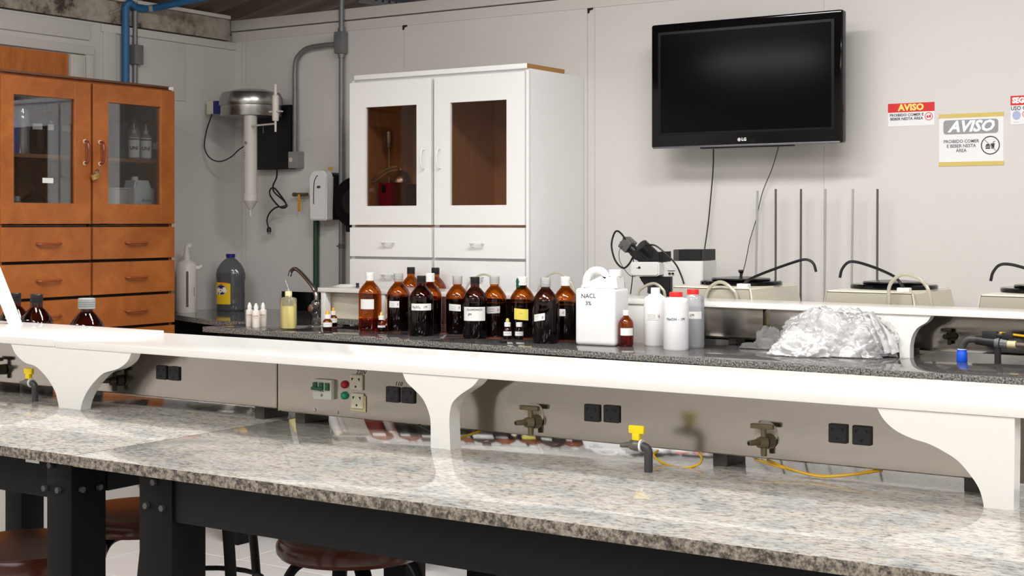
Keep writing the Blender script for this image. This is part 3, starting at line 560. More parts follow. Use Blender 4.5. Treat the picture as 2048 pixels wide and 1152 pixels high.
B().box(1.665,xe,.505,.62,.928,1.0395,.002).obj('steel_panel',STEEL,fc); B().box(x2,4.85,.505,.62,.925,1.0395,.002).obj('steel_panel',STEEL,fc)
for x in (1.2,2.2,2.85,3.7): B().box(x-.015,x+.015,.53,.6,.9,.931,.001).obj('foot',MATS['foot_steel'],fc)
(qx,qz),=wp([(1902,672)],.505)
o=B().rod((qx+.008,.505,qz),(qx,.485,qz),.015,.014).rod((qx,.485,qz),(qx-.008,.465,qz),.011,.008).rod((qx,.49,qz-.01),(qx,.49,qz-.028),.007,.006,seg=8).obj('gas_tap',BRASSD,fc)
B().rod((qx,.488,qz),(qx,.488,qz+.022),.007).box(qx-.026,qx+.006,.48,.494,qz+.016,qz+.025,.002).obj('lever',BRASSD,o)
(qx,qz),=wp([(1540,683)],.50); B().box(qx-.02,qx+.03,.46,.50,.9,.935,.001).obj('corner_bracket',STEEL,fc)
# blue capped pipe valve
p=atz(1922,724); t=thing('hose_valve','black pipe bend with bright blue end and yellow lever on the far bench','valve',(p.x,p.y+.01,.9),TH)
DPVC=mat('dark_pvc',(66,66,66),.45); DP2=mat('black_pvc',(38,37,36),.4)
B().lathe([(0,0),(.0155,0),(.0165,.002),(.0165,.028),(.0145,.031),(.0145,.038)],seg=24).obj('blue_sleeve',BLUE,t)
B().lathe([(.0125,.036),(.0135,.040),(.012,.0405)],seg=24).obj('white_ring',CAPW,t)
B().tube([(0,0,.037),(.003,0,.052),(.014,0,.068),(.032,.0,.073),(.05,0,.071)],.0115,seg=18).obj('elbow',DPVC,t)
B().rod((.045,0,.071),(.105,0,.066),.0145,.0155,seg=24).obj('valve_body',DP2,t)
B().box(.066,.112,-.012,.012,.078,.100,.003).box(.126,.16,-.010,.010,.078,.098,.003).rod((.112,0,.088),(.126,0,.088),.009).obj('stem_block',DP2,t)
B().rod((.105,0,.066),(.118,0,.065),.017,seg=24).rod((.121,0,.065),(.142,0,.063),.0155,.0150,seg=10).obj('union_nut',mat('grey_pvc',(104,106,108),.4),t)
B().rod((.142,0,.063),(.168,0,.062),.0125,.0115,seg=18).obj('reducer',mat('cream_pvc',(210,198,154),.5),t)
B().rod((.168,0,.062),(.42,.01,.058),.0075,seg=14).obj('pipe',mat('brown_pipe',(104,88,84),.4),t)
B().box(.118,.205,-.006,.006,.0,.006,.002,M=Matrix.Translation((0,0,.104))@Matrix.Rotation(R(5),4,'Y')).obj('lever',mat('lever_yellow',(226,170,20),.4),t)
B().rod((.112,0,.0),(.112,0,.06),.010,seg=16).obj('stand_pipe',DP2,t)
# ================= WALL COUNTERS =================
G_=None
sc=thing('wall_counter','corner granite counter left of the white cabinet carrying faucet and bottles','counter',(0,0,0))
def polyslab(name,poly,z0,z1,parent,mt,me_):
    o=B().prism(poly,z0,z1,'z').obj(name,[mt,me_],parent)
    for p in o.data.polygons:
        if abs(p.normal.z)<.9: p.material_index=1
    return o
polyslab('granite_slab',[(XL+.002,4.94),(-5.177,4.887),(-4.783,4.730),(-4.42,4.722),(-4.01,4.715),(-4.0,5.035),(-4.232,5.04),(-4.232,YB-.002),(XL+.002,YB-.002)],.866,.89,sc,GD,GDE)
B().box(XL+.35,-4.232,YB-.022,YB-.002,.89,.985,.001).obj('backsplash',GLOSSB,sc)
B().box(-5.2,-4.6,4.93,4.96,.1,.86,.002).box(XL+.01,-5.2,4.98,5.02,0,.86).obj('base_front',BLACKM,sc)
q=wp([(600,630),(718,637)],.455)
wc=thing('wall_counter','granite wall counter under the television behind the far shelf','counter',(0,0,0))
polyslab('granite_slab',[(-3.23,OY+.70*math.cos(TH)+(-3.23-OX)*math.tan(TH)+.006),(.5,OY+.70*math.cos(TH)+(.5-OX)*math.tan(TH)+.006),(.5,YB-.002),(-3.23,YB-.002)],.878,.9,wc,GD,GDE)
B().box(-3.2,.45,5.2,5.24,0,.877,.002).obj('base_front',BLACKM,wc)
# granite sill + cream tank
tk=thing('cream_tank','cream box under the left end of the far shelf','box',(0,0,0))
a=aty(661,640,4.80); b_=aty(764,640,4.80)
B().box(a.x,b_.x-.005,4.745,4.885,.9225,1.034,.004).obj('body',CREAM,tk)
B().box(a.x-.002,b_.x-.003,4.741,4.745,1.018,1.034,.002).obj('rim',CREAM,tk)
o=B().box(0,.36,0,.025,0,.022,.001).obj('granite_sill',[GD,GDE]); tag(o,'narrow granite strip standing behind the sink','sill'); o.location=(-4.17,4.738,.9); o.rotation_euler=(0,0,R(-2.5))
for p in o.data.polygons:
    if abs(p.normal.z)<.9: p.material_index=1
# white dish and black knob on the shelf's left end
p=Vector((-4.04,4.80,1.058)); t=thing('filter_dish','flat white dish with black knob on the left end of the far shelf','dish',p)
B().lathe([(0,0),(.05,0),(.054,.003),(.04,.006),(.025,.011),(0,.011)],seg=28).obj('dish',CAPW,t)
B().lathe([(0.005,.0),(.0085,.002),(.006,.008),(.008,.018),(0,.02)],c=(.085,-.02,0),seg=16).obj('knob',BLACKP,t)
# sink faucet
t=thing('faucet','curved chrome swan neck faucet at the corner counter','faucet',(-4.70,5.10,.89))
P=[aty(u,v,5.10)-Vector((-4.70,5.10,.89)) for u,v in ((634,608),(632,588),(624,572),(606,550),(592,538),(583,541),(579,552))]
B().tube(P,[.012]*8+[.0095]*40,seg=14).obj('spout',CHROME,t)
B().lathe([(.02,0),(.024,.02),(.03,.05),(.026,.075),(.014,.085),(0,.086)],c=(P[0].x,P[0].y,0),seg=24).obj('base',CHROME,t)
B().lathe([(0,0),(.022,0),(.024,.012),(.018,.03),(0,.034)],seg=7,M=Matrix.Translation((P[0].x+.01,-.03,.045))@Matrix.Rotation(R(80),4,'X')).obj('knob',CHROME,t)
# big detergent bottle
x,y=-5.205,5.285; t=thing('detergent_bottle','grey see-through handle bottle with purple cap and yellow label in the corner','bottle',(x,y,.89),R(18))
P=[(0,0),(.074,0),(.08,.006),(.081,.08),(.079,.145),(.083,.165),(.083,.185),(.076,.21),(.058,.238),(.036,.258),(.023,.266),(.02,.275)]
B().lathe(P,seg=36,sy=.62,sx=.95).obj('body',GREYB,t)
B().lathe([(0,.004),(.074,.006),(.075,.15),(.078,.19),(0,.19)],seg=28,sy=.6,sx=.93).obj('contents',LIQG,t)
B().lathe([(.023,.270),(.0235,.286),(.021,.288),(0,.288)],seg=24).obj('cap',NAVY,t)
def ell(a_): return Vector((.0775*math.cos(a_),.0508*math.sin(a_),0))
b=bmesh.new(); rows=[]
for k in range(13):
    a_=R(-147+k*6.2); e=ell(a_)*1.0; e2=e*1.012; zt=.146-.0006*k; wz=.034
    rows.append([b.verts.new((e.x,e.y,wz)),b.verts.new((e.x,e.y,zt)),b.verts.new((e2.x,e2.y,zt)),b.verts.new((e2.x,e2.y,wz))])
for r1,r2 in zip(rows,rows[1:]):
    for k in range(4): b.faces.new((r1[k],r2[k],r2[(k+1)%4],r1[(k+1)%4]))
b.faces.new(rows[0]); b.faces.new(rows[-1][::-1]); bmesh.ops.recalc_face_normals(b,faces=b.faces[:])
me=bpy.data.meshes.new('label'); b.to_mesh(me); b.free(); me.materials.append(YELP); L=link(bpy.data.objects.new('label',me),t)
def emap(z0,ang0,k=1.02): 
    def f(a_,b_,c):
        an=R(ang0)+a_/.062; e=ell(an)*(k+c*4); return (e.x,e.y,z0+b_)
    return f
def disc(name,m,par,f,r1,r2,n=24):
    b=bmesh.new(); vs=[b.verts.new(f(r1*math.cos(2*math.pi*i/n),r2*math.sin(2*math.pi*i/n),0)) for i in range(n)]; vc=b.verts.new(f(0,0,.0))
    for i in range(n): b.faces.new((vs[i],vs[(i+1)%n],vc))
    me=bpy.data.meshes.new(name); b.to_mesh(me); b.free(); me.materials.append(m); return link(bpy.data.objects.new(name,me),par)
disc('logo_band',ORNG,L,emap(.139,-111,1.018),.038,.007)
disc('logo_badge',mat('logo_blue',(30,40,140),.4),L,emap(.107,-113,1.02),.028,.024)
text('logo_text','ypê',.040,TXTW,L,emap(.106,-113,1.026),bold=.0012)
# white tank with slot
p=Vector((-5.27,5.045,.89)); t=thing('pipette_washer','tall white plastic cylinder with slot window and elbow pipe by the wooden cabinet','container',p,toward(p)+R(90))
B().lathe([(0,0),(.056,0),(.058,.004),(.058,.235),(.05,.248),(.028,.258),(.020,.262),(.020,.290),(.0,.290)],seg=36).obj('body',PVCW,t)
B().prism([(-.007,.03),(.007,.03),(.007,.20),(.0045,.207),(-.0045,.207),(-.007,.20)],-.0595,-.055).obj('slot_window',mat('slot_grey',(96,94,90),.4),t).location=(.004,0,0)
B().tube([(0,0,.285),(0,0,.31),(.002,0,.322),(.014,0,.330),(.024,0,.326)],.0145,seg=16).obj('elbow',PVCW,t)
t.scale=(.84,.84,1.0); B().tube([(.052,0,.222),(.068,0,.222),(.08,0,.226),(.086,0,.236)],.0105,seg=14).obj('side_nozzle',PVCW,t)
for z in (.13,.11): pass
text('print','~~~~~~~',.009,INK,t,lambda a_,b_,c:((.0588)*math.sin(.55+b_/.058),-(.0588)*math.cos(.55+b_/.058),.115+a_)); text('print','▬▬▬▬',.011,INK,t,lambda a_,b_,c:((.0588)*math.sin(.85+b_/.058),-(.0588)*math.cos(.85+b_/.058),.105+a_))
# ================= CABINETS =================
def bow(p0,p1,out,r,n=5,dip=(0,0,0)):
    p0=Vector(p0);p1=Vector(p1);o=Vector(out);m=(p0+p1)/2+o+Vector(dip)
    return [p0,p0+o*.75+(p1-p0)*.06,m,p1+o*.75-(p1-p0)*.06,p1]
def cabinet(name,label,loc,rz,wd,dp,ht,doorz,glz,gl,rows,body,inner,handle,panem,style,doors):
    t=thing(name,label,'cabinet',loc,rz); e=.018
    B().box(0,e,0.02,dp,0,ht,.001).box(wd-e,wd,0.02,dp,0,ht,.001).box(e,wd-e,.02,dp,ht-e,ht,.001).box(e,wd-e,.02,dp,.04,.06).obj('carcass',body,t)
    B().box(e,wd-e,dp-.008,dp,.06,ht-e).box(wd/2-.009,wd/2+.009,.03,dp-.008,doorz[0]-.01,ht-e).box(e,e+.003,.025,dp-.008,doorz[0],ht-e).box(wd-e-.003,wd-e,.025,dp-.008,doorz[0],ht-e).obj('lining',inner,t)
    B().box(e,wd-e,.03,dp-.008,doorz[0]-.02,doorz[0]-.004).obj('bottom_board',inner,t)
    if style=='wood': B().box(e+.003,wd/2-.009,.05,dp-.008,1.612,1.628).obj('shelf',inner,t); B().box(wd/2+.009,wd-e-.003,.05,dp-.008,1.612,1.628).obj('shelf',inner,t)
    B().box(e,wd-e,.021,.028,.06,doorz[0]-.01).box(wd/2-.012,wd/2+.012,.020,.028,.06,ht-e).obj('gap_board',DARKGAP if style=='wood' else mat('white_recess',(200,200,200),.4),t)
    for k,(x0,x1) in enumerate(doors):
        g0,g1=gl[k]; z0,z1=doorz; 
        bv=.0012 if style=='wood' else 0; b=B(); b.box(x0,g0,0,.02,z0,z1,bv,seg=1).box(g1,x1,0,.02,z0,z1,bv,seg=1).box(g0,g1,0,.02,z0,glz[0],bv*.7,seg=1).box(g0,g1,0,.02,glz[1],z1,bv*.7,seg=1)
        d=b.obj('door',body,t); B().box(g0-.004,g1+.004,.011,.015,glz[0]-.004,glz[1]+.004).obj('pane',panem,d)
        hx=x1-.035 if k==0 else x0+.035; hz0,hz1=(1.595,1.69) if style=='wood' else (1.575,1.66)
        if style=='wood':
            B().tube(bow((hx,-.0,hz0),(hx,0,hz1),(0,-.028,0),.005),.0058,seg=12).obj('handle',HANDR,d); B().rod((hx,0,hz0),(hx,-.004,hz0),.009).rod((hx,0,hz1),(hx,-.004,hz1),.009).obj('rose',ROSE,d)
        else: B().tube(bow((hx,-.0,hz0),(hx,0,hz1),(.0,-.03,0),.004),.003,seg=10).obj('handle',LAM,d)
        for j,(r0,r1) in enumerate(rows):
            dd=B().box(x0,x1,0,.02,r0,r1,.0012,seg=1).obj('drawer',body,t); xc=(x0+x1)/2; zc=(r0+r1)/2+.002
            if style=='wood': B().tube(bow((xc-.058,0,zc),(xc+.058,0,zc),(0,-.026,-.002),.005),.0065,seg=12,flat=(1,.8)).obj('handle',HAND,dd)
            else: B().box(xc-.036,xc+.036,-.030,-.024,zc-.004,zc+.003,.001).box(xc-.03,xc-.025,-.026,0,zc-.004,zc+.001).box(xc+.025,xc+.03,-.026,0,zc-.004,zc+.001).tube([(xc-.03,-.024,zc-.002),(xc-.026,-.012,zc-.016),(xc-.02,-.001,zc-.022)],.002,seg=6).tube([(xc+.03,-.024,zc-.002),(xc+.026,-.012,zc-.016),(xc+.02,-.001,zc-.022)],.002,seg=6).obj('handle',LAM,dd)
    return t
# white cabinet
x0=-4.22; Yc=5.04
X=lambda u:aty(u,300,Yc).x-x0
wcab=cabinet('storage_cabinet','tall white cabinet with two glazed doors over drawers against the back wall',(x0,Yc,0),0,.971,YB-Yc-.003,1.985,(1.327,1.972),(1.412,1.858),
   [(X(731)+.0,X(833)),(X(900),X(1013))],[(1.184,1.315),(1.041,1.172),(.9,1.03),(.76,.888),(.6,.748)],LAM,WOODL,None,BRGLASS,'white',[(.004,X(862)),(X(868),X(1049))])
B().box(.03,.965,.0,.30,1.985,2.006,.001).obj('top_board',LAM,wcab); B().box(.9652,.9672,.001,.30,1.986,2.005).obj('board_edge',PLYE,wcab)
B().box(X(1051),.971,.004,.022,.06,1.98,.001).obj('stile',LAM,wcab)
# orange cabinet
Xo=-4.97; Yo=3.735
S=lambda u:atx(u,300,Xo).y-Yo
wd=S(349.5)
ocab=cabinet('storage_cabinet','tall orange brown wooden cabinet with glazed doors and drawers at the left wall',(Xo,Yo,0),R(90),wd,.40,1.957,(1.332,1.945),(1.42,1.868),
   [(S(28),S(150)),(S(217),S(322))],[(1.176,1.318),(1.021,1.163),(.876,1.008),(.73,.863),(.58,.717)],WOODO,WOODI,None,GLASS,'wood',[(0.002,S(182)),(S(187),wd)])
B().box(.0,wd-.03,.0,.40,1.957,1.966,.001).obj('top_board',mat('dull_brown_top',(104,70,54),.6),ocab)
for a_,b_ in ((0.002,S(182)),(S(187),wd)):
    B().box(a_,b_,0,.02,.26,.57,.0012,seg=1).obj('lower_door',WOODO,ocab)
B().box(.0,wd,.012,.05,0,.255).obj('plinth',mat('plinth_grey',(186,182,176),.6),ocab)
def osp(s,y,z): return (Xo-y,Yo+s,z)
pl=thing('padlock','small brass padlock hanging between the doors of the wooden cabinet','padlock',osp(S(184),-.022,1.540),R(90))
B().box(-.020,.020,-.006,.006,-.014,.010,.003,M=Matrix.Rotation(R(-18),4,'Y')).obj('body',BRASSY,pl); B().tube([(.004,0,.008),(.003,0,.02),(.012,0,.028),(.022,0,.02),(.018,0,.006)],.003,seg=8).obj('shackle',CHROME,pl)
def sticker(label,p,n,w_,h_,rz): 
    o=B().box(-w_/2,w_/2,-.0008,0,-h_/2,h_/2,.0004,seg=1).obj('sticker',PAPER); o.location=p; o.rotation_euler=(0,0,rz); return tag(o,label,'sticker')
sticker('blank white sticker on the left glass door of the wooden cabinet',osp(S(99),.0105,atx(99,361,Xo).z),None,.056,.022,R(90))
s_=sticker('tiny white tag at the top right corner of the wooden cabinet',osp(S(342),-.0002,1.957),None,.028,.014,R(90)); text('writing','~~',.01,INKG,s_,lambda a_,b_,c:(a_,-.0013-c,b_))
# contents of the wooden cabinet
GZ1=1.628; GZ0=1.328
def cab_at(u,dep): s=S(u); 
def oat(u,dep):   # point on local plane y=dep behind the door at pixel column u
    p=atx(u,300,Xo-dep); return p.x,p.y
G5='amber bottles on the upper shelf of the wooden cabinet'
for u,l in ((75,'dark bottle on the upper cabinet shelf beside the clear cylinder'),(98,'dark bottle with label on the upper cabinet shelf, third from left'),(133,'dark bottle with label at the right of the upper cabinet shelf')):
    x,y=oat(u,.16); amber('amber_bottle',l,x,y,z=GZ1,h=.225,r=.045,cap='dark',fill=.6,glass=AMBD,lab=(0,.45,.11,.135,0,[('~~',0,0,.01,INK)]),group=G5)
x,y=oat(43,.12); o=B().lathe([(0,0),(.032,0),(.034,.004),(.034,.17),(.03,.19),(.016,.202),(0,.204)],seg=24).obj('glass_cylinder',see_through('cylinder_glass',(225,230,235),.18,.05,1.5,1,white=.3)); o.location=(x,y,GZ1); tag(o,'clear round topped cylinder at the left of the upper cabinet shelf','container')
x,y=oat(22,.14); o=B().lathe([(0,0),(.035,0),(.036,.004),(.036,.14),(.015,.17),(.015,.19),(0,.19)],seg=24).obj('blue_bottle',mat('blue_bottle',(60,90,170),.3)); o.location=(x,y,GZ1); tag(o,'blue bottle at the far left of the upper cabinet shelf','bottle')
x,y=oat(66,.13); amber('amber_bottle','dark round bottle with white label on the lower cabinet shelf',x,y,z=GZ0,h=.165,r=.05,cap='dark',fill=.6,glass=AMBD,lab=(0,.4,.02,.05,0,[]))
x,y=oat(32,.08); o=B().lathe([(0,0),(.03,0),(.032,.004),(.032,.09),(.02,.1),(.02,.12),(0,.12)],seg=22).obj('glass_jar',MATS['cylinder_glass']); o.location=(x,y,GZ0); tag(o,'clear glass jar at the lower left inside the wooden cabinet','jar')
for u,l in ((268,'white spray bottle with dark red print, left of the pair in the cabinet'),(292,'white spray bottle with dark red print, right of the pair in the cabinet')):
    x,y=oat(u,.10); t=thing('reagent_bottle',l,'bottle',(x,y,GZ1),0,'white bottles with red print in the wooden cabinet'); az=toward((x,y))
    B().lathe([(0,0),(.026,0),(.0275,.003),(.0275,.10),(.02,.112),(.010,.118),(.010,.125)],seg=24).obj('body',HDPEC,t); B().lathe([(.013,.118),(.012,.135),(.005,.14),(.003,.165),(0,.166)],seg=16).obj('nozzle',CAPC,t)
    L=patch(t,'label',PAPER,.0278,az,1.0,.008,.098); text('print','UNI',.022,mat('maroon',(110,40,50),.5),L,cyl(.0288,az,.05),bold=.0008)
    patch(t,'stripe',mat('maroon',(110,40,50),.5),.0286,az,.95,.088,.094)
x,y=oat(291,.24); t=thing('reagent_bottle','translucent bottle with grey cap behind the white printed ones','bottle',(x,y,GZ1)); B().lathe([(0,0),(.034,0),(.035,.004),(.035,.14),(.014,.17),(.014,.18)],seg=24).obj('body',HDPEC,t); B().lathe([(.017,.175),(.017,.205),(0,.206)],seg=18).obj('cap',GREYP,t)
x,y=oat(270,.24); dup(t,(x,y,GZ1),label='translucent bottle with grey cap behind the left printed one')
x,y=oat(314,.10); t=thing('reagent_bottle','clear bottle with purple blue cap at the right side of the cabinet shelf','bottle',(x,y,GZ1)); B().lathe([(0,0),(.026,0),(.027,.003),(.027,.095),(.016,.118),(.012,.122)],seg=24).obj('body',GREYB,t); B().lathe([(.014,.118),(.013,.155),(0,.156)],seg=18).obj('cap',PURPLE,t); patch(t,'label',PAPER,.0273,toward((x,y)),.7,.05,.078)
x,y=oat(225,.15); t=thing('dark_box','dark box behind the handle side of the right cabinet door','box',(x,y,GZ1),R(90)); B().box(-.045,.045,-.05,.05,0,.17,.002).obj('carton',mat('dark_carton',(26,28,36),.5),t); B().box(-.02,.03,-.0515,-.0505,.01,.05).obj('print',mat('green_print',(40,90,70),.5),t)
x,y=oat(276,.15); t=thing('white_jug','white square jug with handwriting on the lower cabinet shelf','jug',(x,y,GZ0),R(90)+R(0))
B().box(-.062,.062,-.05,.05,0,.17,.012,seg=3).prism([(-.058,.16),(-.045,.205),(.035,.205),(.058,.16)],-.04,.04,bev=.008).obj('body',HDPE,t); B().lathe([(.016,.20),(.017,.222),(0,.223)],c=(-.02,0,0),seg=20).obj('cap',CAPW,t); text('writing','Ácido\nAscórbico\nHCl',.022,mat('blue_ink',(70,80,100),.7),t,lambda a_,b_,c:(a_+.005,-.0508-c,.09+b_))
x,y=oat(232,.16); t=thing('white_tub','pale open tub beside the white jug in the wooden cabinet','tub',(x,y,GZ0),R(90)); B().lathe([(0,0),(.04,0),(.052,.16),(.056,.162),(.056,.168),(.048,.168)],seg=28,cap=False).obj('tub',mat('tub_white',(210,208,204),.5),t)
# contents of the white cabinet
def wat(u,dep): p=aty(u,300,Yc+dep); return p.x,p.y
WZ=1.328-.003+.0
x,y=wat(790,.20); t=thing('stirrer_device','crimson lab stirrer with metal dome and stand rod inside the white cabinet','device',(x,y,WZ))
B().box(-.05,.025,-.06,.06,0,.195,.004).obj('control_box',CRIM,t); B().box(.0255,.10,-.05,.06,0,.19,.004).obj('side_box',mat('dark_crimson',(66,14,26),.4),t)
B().lathe([(.0,0),(.052,0),(.052,.006),(.046,.03),(.028,.05),(.008,.058),(.008,.066),(0,.068)],c=(.035,0,.196),seg=28).obj('dome',ALU,t)
B().rod((-.035,0,.195),(-.035,0,.37),.0035,seg=10).obj('stand_rod',ROD,t); B().lathe([(0,0),(.0265,0),(.0275,.002),(.0275,.072),(.026,.074),(0,.074)],c=(-.035,0,.362),seg=26).obj('metal_cup',ALU,t)
B().tube([(.03,-.02,.271),(.0,-.03,.266),(-.04,-.065,.241),(-.085,-.065,.211),(-.09,-.065,.201),(-.06,-.065,.206),(-.02,-.03,.246),(.02,-.01,.256)],.0045,seg=8).obj('tubing',SILIC,t)
B().box(-.03,-.005,-.0615,-.060,.15,.185,.001).obj('dial',BLACKP,t); B().rod((.02,0,.255),(.02,0,.315),.0012,seg=6).rod((.045,0,.255),(.045,0,.325),.0012,seg=6).obj('needle',CHROME,t)
x,y=wat(912,.16); b=bmesh.new(); 
vs=[]
for j in range(7):
    ring=[]
    for k in range(10):
        a_=2*math.pi*k/10; rr=.035*(1-.09*j)*(1+.35*noise.noise(Vector((math.cos(a_)*2,math.sin(a_)*2,j*.8)))); ring.append(b.verts.new((rr*math.cos(a_)+.004*j,rr*math.sin(a_),j*.012)))
    vs.append(ring)
for r1,r2 in zip(vs,vs[1:]):
    for k in range(10): b.faces.new((r1[k],r1[(k+1)%10],r2[(k+1)%10],r2[k]))
b.faces.new(vs[-1]); b.faces.new(vs[0][::-1]); me=bpy.data.meshes.new('blue_bag'); b.to_mesh(me); b.free(); me.materials.append(mat('blue_film',(60,80,150),.3)); o=link(bpy.data.objects.new('blue_bag',me)); o.location=(x,y,WZ); tag(o,'crumpled blue plastic bag low inside the right glass door of the white cabinet','bag')
# ================= WALL FITTINGS =================
# television
T0=aty(1302,52,5.3); T1=aty(1685,15,5.3); tz0=1.646; tx0,tx1=T0.x,T1.x; tz1=2.160
tv=thing('television','large black flat television mounted high on the back wall','television',((tx0+tx1)/2,5.3,tz0)); hw=(tx1-tx0)/2; hh=tz1-tz0
B().box(-hw,hw,0,.045,0,hh,.012,seg=3).obj('housing',GLOSSB,tv)
B().box(-hw+.045,hw-.045,-.0015,.001,.062,hh-.045).obj('screen',SCREEN,tv)
B().box(-hw+.033,hw-.033,-.001,.0012,.052,hh-.034,.0005,seg=1).obj('bezel',mat('bezel_inner',(10,10,11),.25,spec=.3),tv)
B().box(-hw+.01,hw-.01,-.002,.004,-.002,.006,.001).obj('bottom_strip',mat('grey_strip',(110,110,112),.3,metal=.5),tv)
B().box(-.28,.28,.045,.12,.08,hh-.1,.01).obj('back_cover',BLACKP,tv); B().box(-.15,.15,.12,.199,.14,.34,.002).obj('wall_mount',BLACKM,tv); B().box(-.2,.2,.02,.05,-.006,.0,.001).obj('speaker_lip',BLACKP,tv)
p=aty(1484,279,5.3); text('logo','LG',.017,TXTW,tv,lambda a_,b_,c:(a_+p.x-(tx0+tx1)/2+.009,-.0015-c,b_+p.z-tz0),bold=.0006)
lgx=p.x-(tx0+tx1)/2-.012; B().rod((lgx,0,p.z-tz0),(lgx,-.0016,p.z-tz0),.0072,seg=24).obj('logo_disc',mat('logo_silver',(196,196,198),.4),tv)
cable('power_cord',[Vector(q) for q in (aty(1427,292,5.42),aty(1426,340,5.46),aty(1421,400,5.47),aty(1416,450,5.47),aty(1409,500,5.44),aty(1404,540,5.43),aty(1402,560,5.43))],.0028,BLACKP,'thicker black cord hanging from the left of the television')
cable('power_cord',[Vector(q) for q in (aty(1558,290,5.42),aty(1545,335,5.46),aty(1525,385,5.48),aty(1512,440,5.48),aty(1500,480,5.48),aty(1492,520,5.47),aty(1482,560,5.46))],.0017,RUB,'thinner black cord slanting down from the right of the television')
# signs (tilted with perspective only)
def sgn(name,label,u0,v0,u1,v1): 
    a_=aty(u0,v0,YB-.002); b_=aty(u1,v1,YB-.002); t=thing(name,label,'sign',((a_.x+b_.x)/2,YB,(a_.z+b_.z)/2)); return t,abs(b_.x-a_.x)/2,abs(a_.z-b_.z)/2
def bx(t,name,m,x0,x1,z0,z1,k=1,rnd=0):
    o=B(); y=-.0012*k
    if rnd:
        P=[]
        for cx,cz,a0 in ((x1-rnd,z1-rnd,0),(x0+rnd,z1-rnd,90),(x0+rnd,z0+rnd,180),(x1-rnd,z0+rnd,270)):
            for q in range(5): P.append((cx+rnd*math.cos(R(a0+q*22.5)),cz+rnd*math.sin(R(a0+q*22.5))))
        o.prism(P,y-.0004,y+.0010)
    else: o.box(x0,x1,y-.0002,y+.0011,z0,z1)
    return o.obj(name,m,t)
def ring(t,name,m,x,z,r,w_,k=2.2,n=36):
    b=bmesh.new(); y=-.0012*k; A=[b.verts.new((x+r*math.cos(2*math.pi*i/n),y,z+r*math.sin(2*math.pi*i/n))) for i in range(n)]; C_=[b.verts.new((x+(r-w_)*math.cos(2*math.pi*i/n),y,z+(r-w_)*math.sin(2*math.pi*i/n))) for i in range(n)]
    for i in range(n): b.faces.new((A[i],A[(i+1)%n],C_[(i+1)%n],C_[i]))
    me=bpy.data.meshes.new(name); b.to_mesh(me); b.free(); me.materials.append(m); return link(bpy.data.objects.new(name,me),t)
def food(t,m,x,z,s,k=2.1):
    y0,y1=-.0012*k-.0004,-.0012*k+.001
    B().prism([(x-.8*s,z+.0*s),(x-.7*s,z+.22*s),(x-.45*s,z+.34*s),(x-.2*s,z+.22*s),(x-.1*s,z+0*s)],y0,y1).box(x-.85*s,x-.02*s,y0,y1,z-.2*s,z-.08*s).box(x-.8*s,x-.06*s,y0,y1,z-.5*s,z-.3*s).prism([(x+.1*s,z+.25*s),(x+.7*s,z+.25*s),(x+.6*s,z-.5*s),(x+.2*s,z-.5*s)],y0,y1).box(x+.05*s,x+.75*s,y0,y1,z+.3*s,z+.4*s).prism([(x+.42*s,z+.4*s),(x+.5*s,z+.7*s),(x+.8*s,z+.8*s),(x+.8*s,z+.72*s),(x+.56*s,z+.62*s),(x+.5*s,z+.4*s)],y0,y1).obj('food_symbol',m,t)
def sfn(x,z,k=2.2): return lambda a_,b_,c:(x+a_,-.0012*k-c,z+b_)
t,w_,h_=sgn('warning_sign','small white sticker with red AVISO header right of the television',1776,208,1869,250)
bx(t,'paper',SIGNW,-w_,w_,-h_,h_); bx(t,'header',SIGNR,-w_,w_,h_*.22,h_,1.6); text('lettering','AVISO',.034,TXTY,t,sfn(.0,h_*.60,2.4),bold=.0016,sx=1.05)
text('lettering','PROIBIDO COMER E\nBEBER NESTA ÁREA',.0148,INK,t,sfn(-.018,-h_*.2,1.6),bold=.0003); ring(t,'symbol_ring',SIGNR,w_*.76,-h_*.22,.0155,.0022); food(t,SIGNR,w_*.76,-h_*.22,.011)
t,w_,h_=sgn('warning_sign','larger white notice with grey AVISO header held by yellow tape strips',1878,229,2007,330)
bx(t,'paper',SIGNW,-w_,w_,-h_,h_); bx(t,'tape',TAPE,-w_-.001,w_+.001,h_*.84,h_,1.7); bx(t,'tape',TAPE,-w_-.001,w_+.001,-h_,-h_*.84,1.7)
bx(t,'header',SIGNG,-w_*.86,w_*.84,h_*.22,h_*.76,1.7,rnd=.011); text('lettering','AVISO',.058,TXTW,t,sfn(.0,h_*.49,2.4),bold=.0022,shear=.3,sx=1.03)
text('lettering','PROIBIDO COMER\nE BEBER NESTA\nÁREA',.0175,mat('sign_ink',(104,104,108),.6),t,sfn(-w_*.30,-h_*.24,1.7),bold=.0003,sx=.93); ring(t,'symbol_ring',INK,w_*.6,-h_*.24,.035,.0035); food(t,INK,w_*.6,-h_*.26,.022)
B().box(-.034,.034,-.0036,-.003,-.0012,.0012,M=Matrix.Translation((w_*.6,0,-h_*.24))@Matrix.Rotation(R(45),4,'Y')).obj('symbol_bar',INKG,t)
t,w_,h_=sgn('warning_sign','white sticker with red SEGURANÇA header cut by the right picture edge',2021,192,2110,246)
bx(t,'paper',SIGNW,-w_,w_,-h_,h_); bx(t,'header',SIGNR,-w_,w_,h_*.34,h_,1.6); text('lettering','SEGURANÇA',.028,TXTW,t,sfn(-w_+.0065,h_*.66,2.4),bold=.0016,align='LEFT',sx=.9)
text('lettering','USO OBRIGATÓRIO',.021,mat('sign_ink',(104,104,108),.6),t,sfn(-w_+.001,h_*.12,1.6),bold=.0006,align='LEFT',sx=.9); 
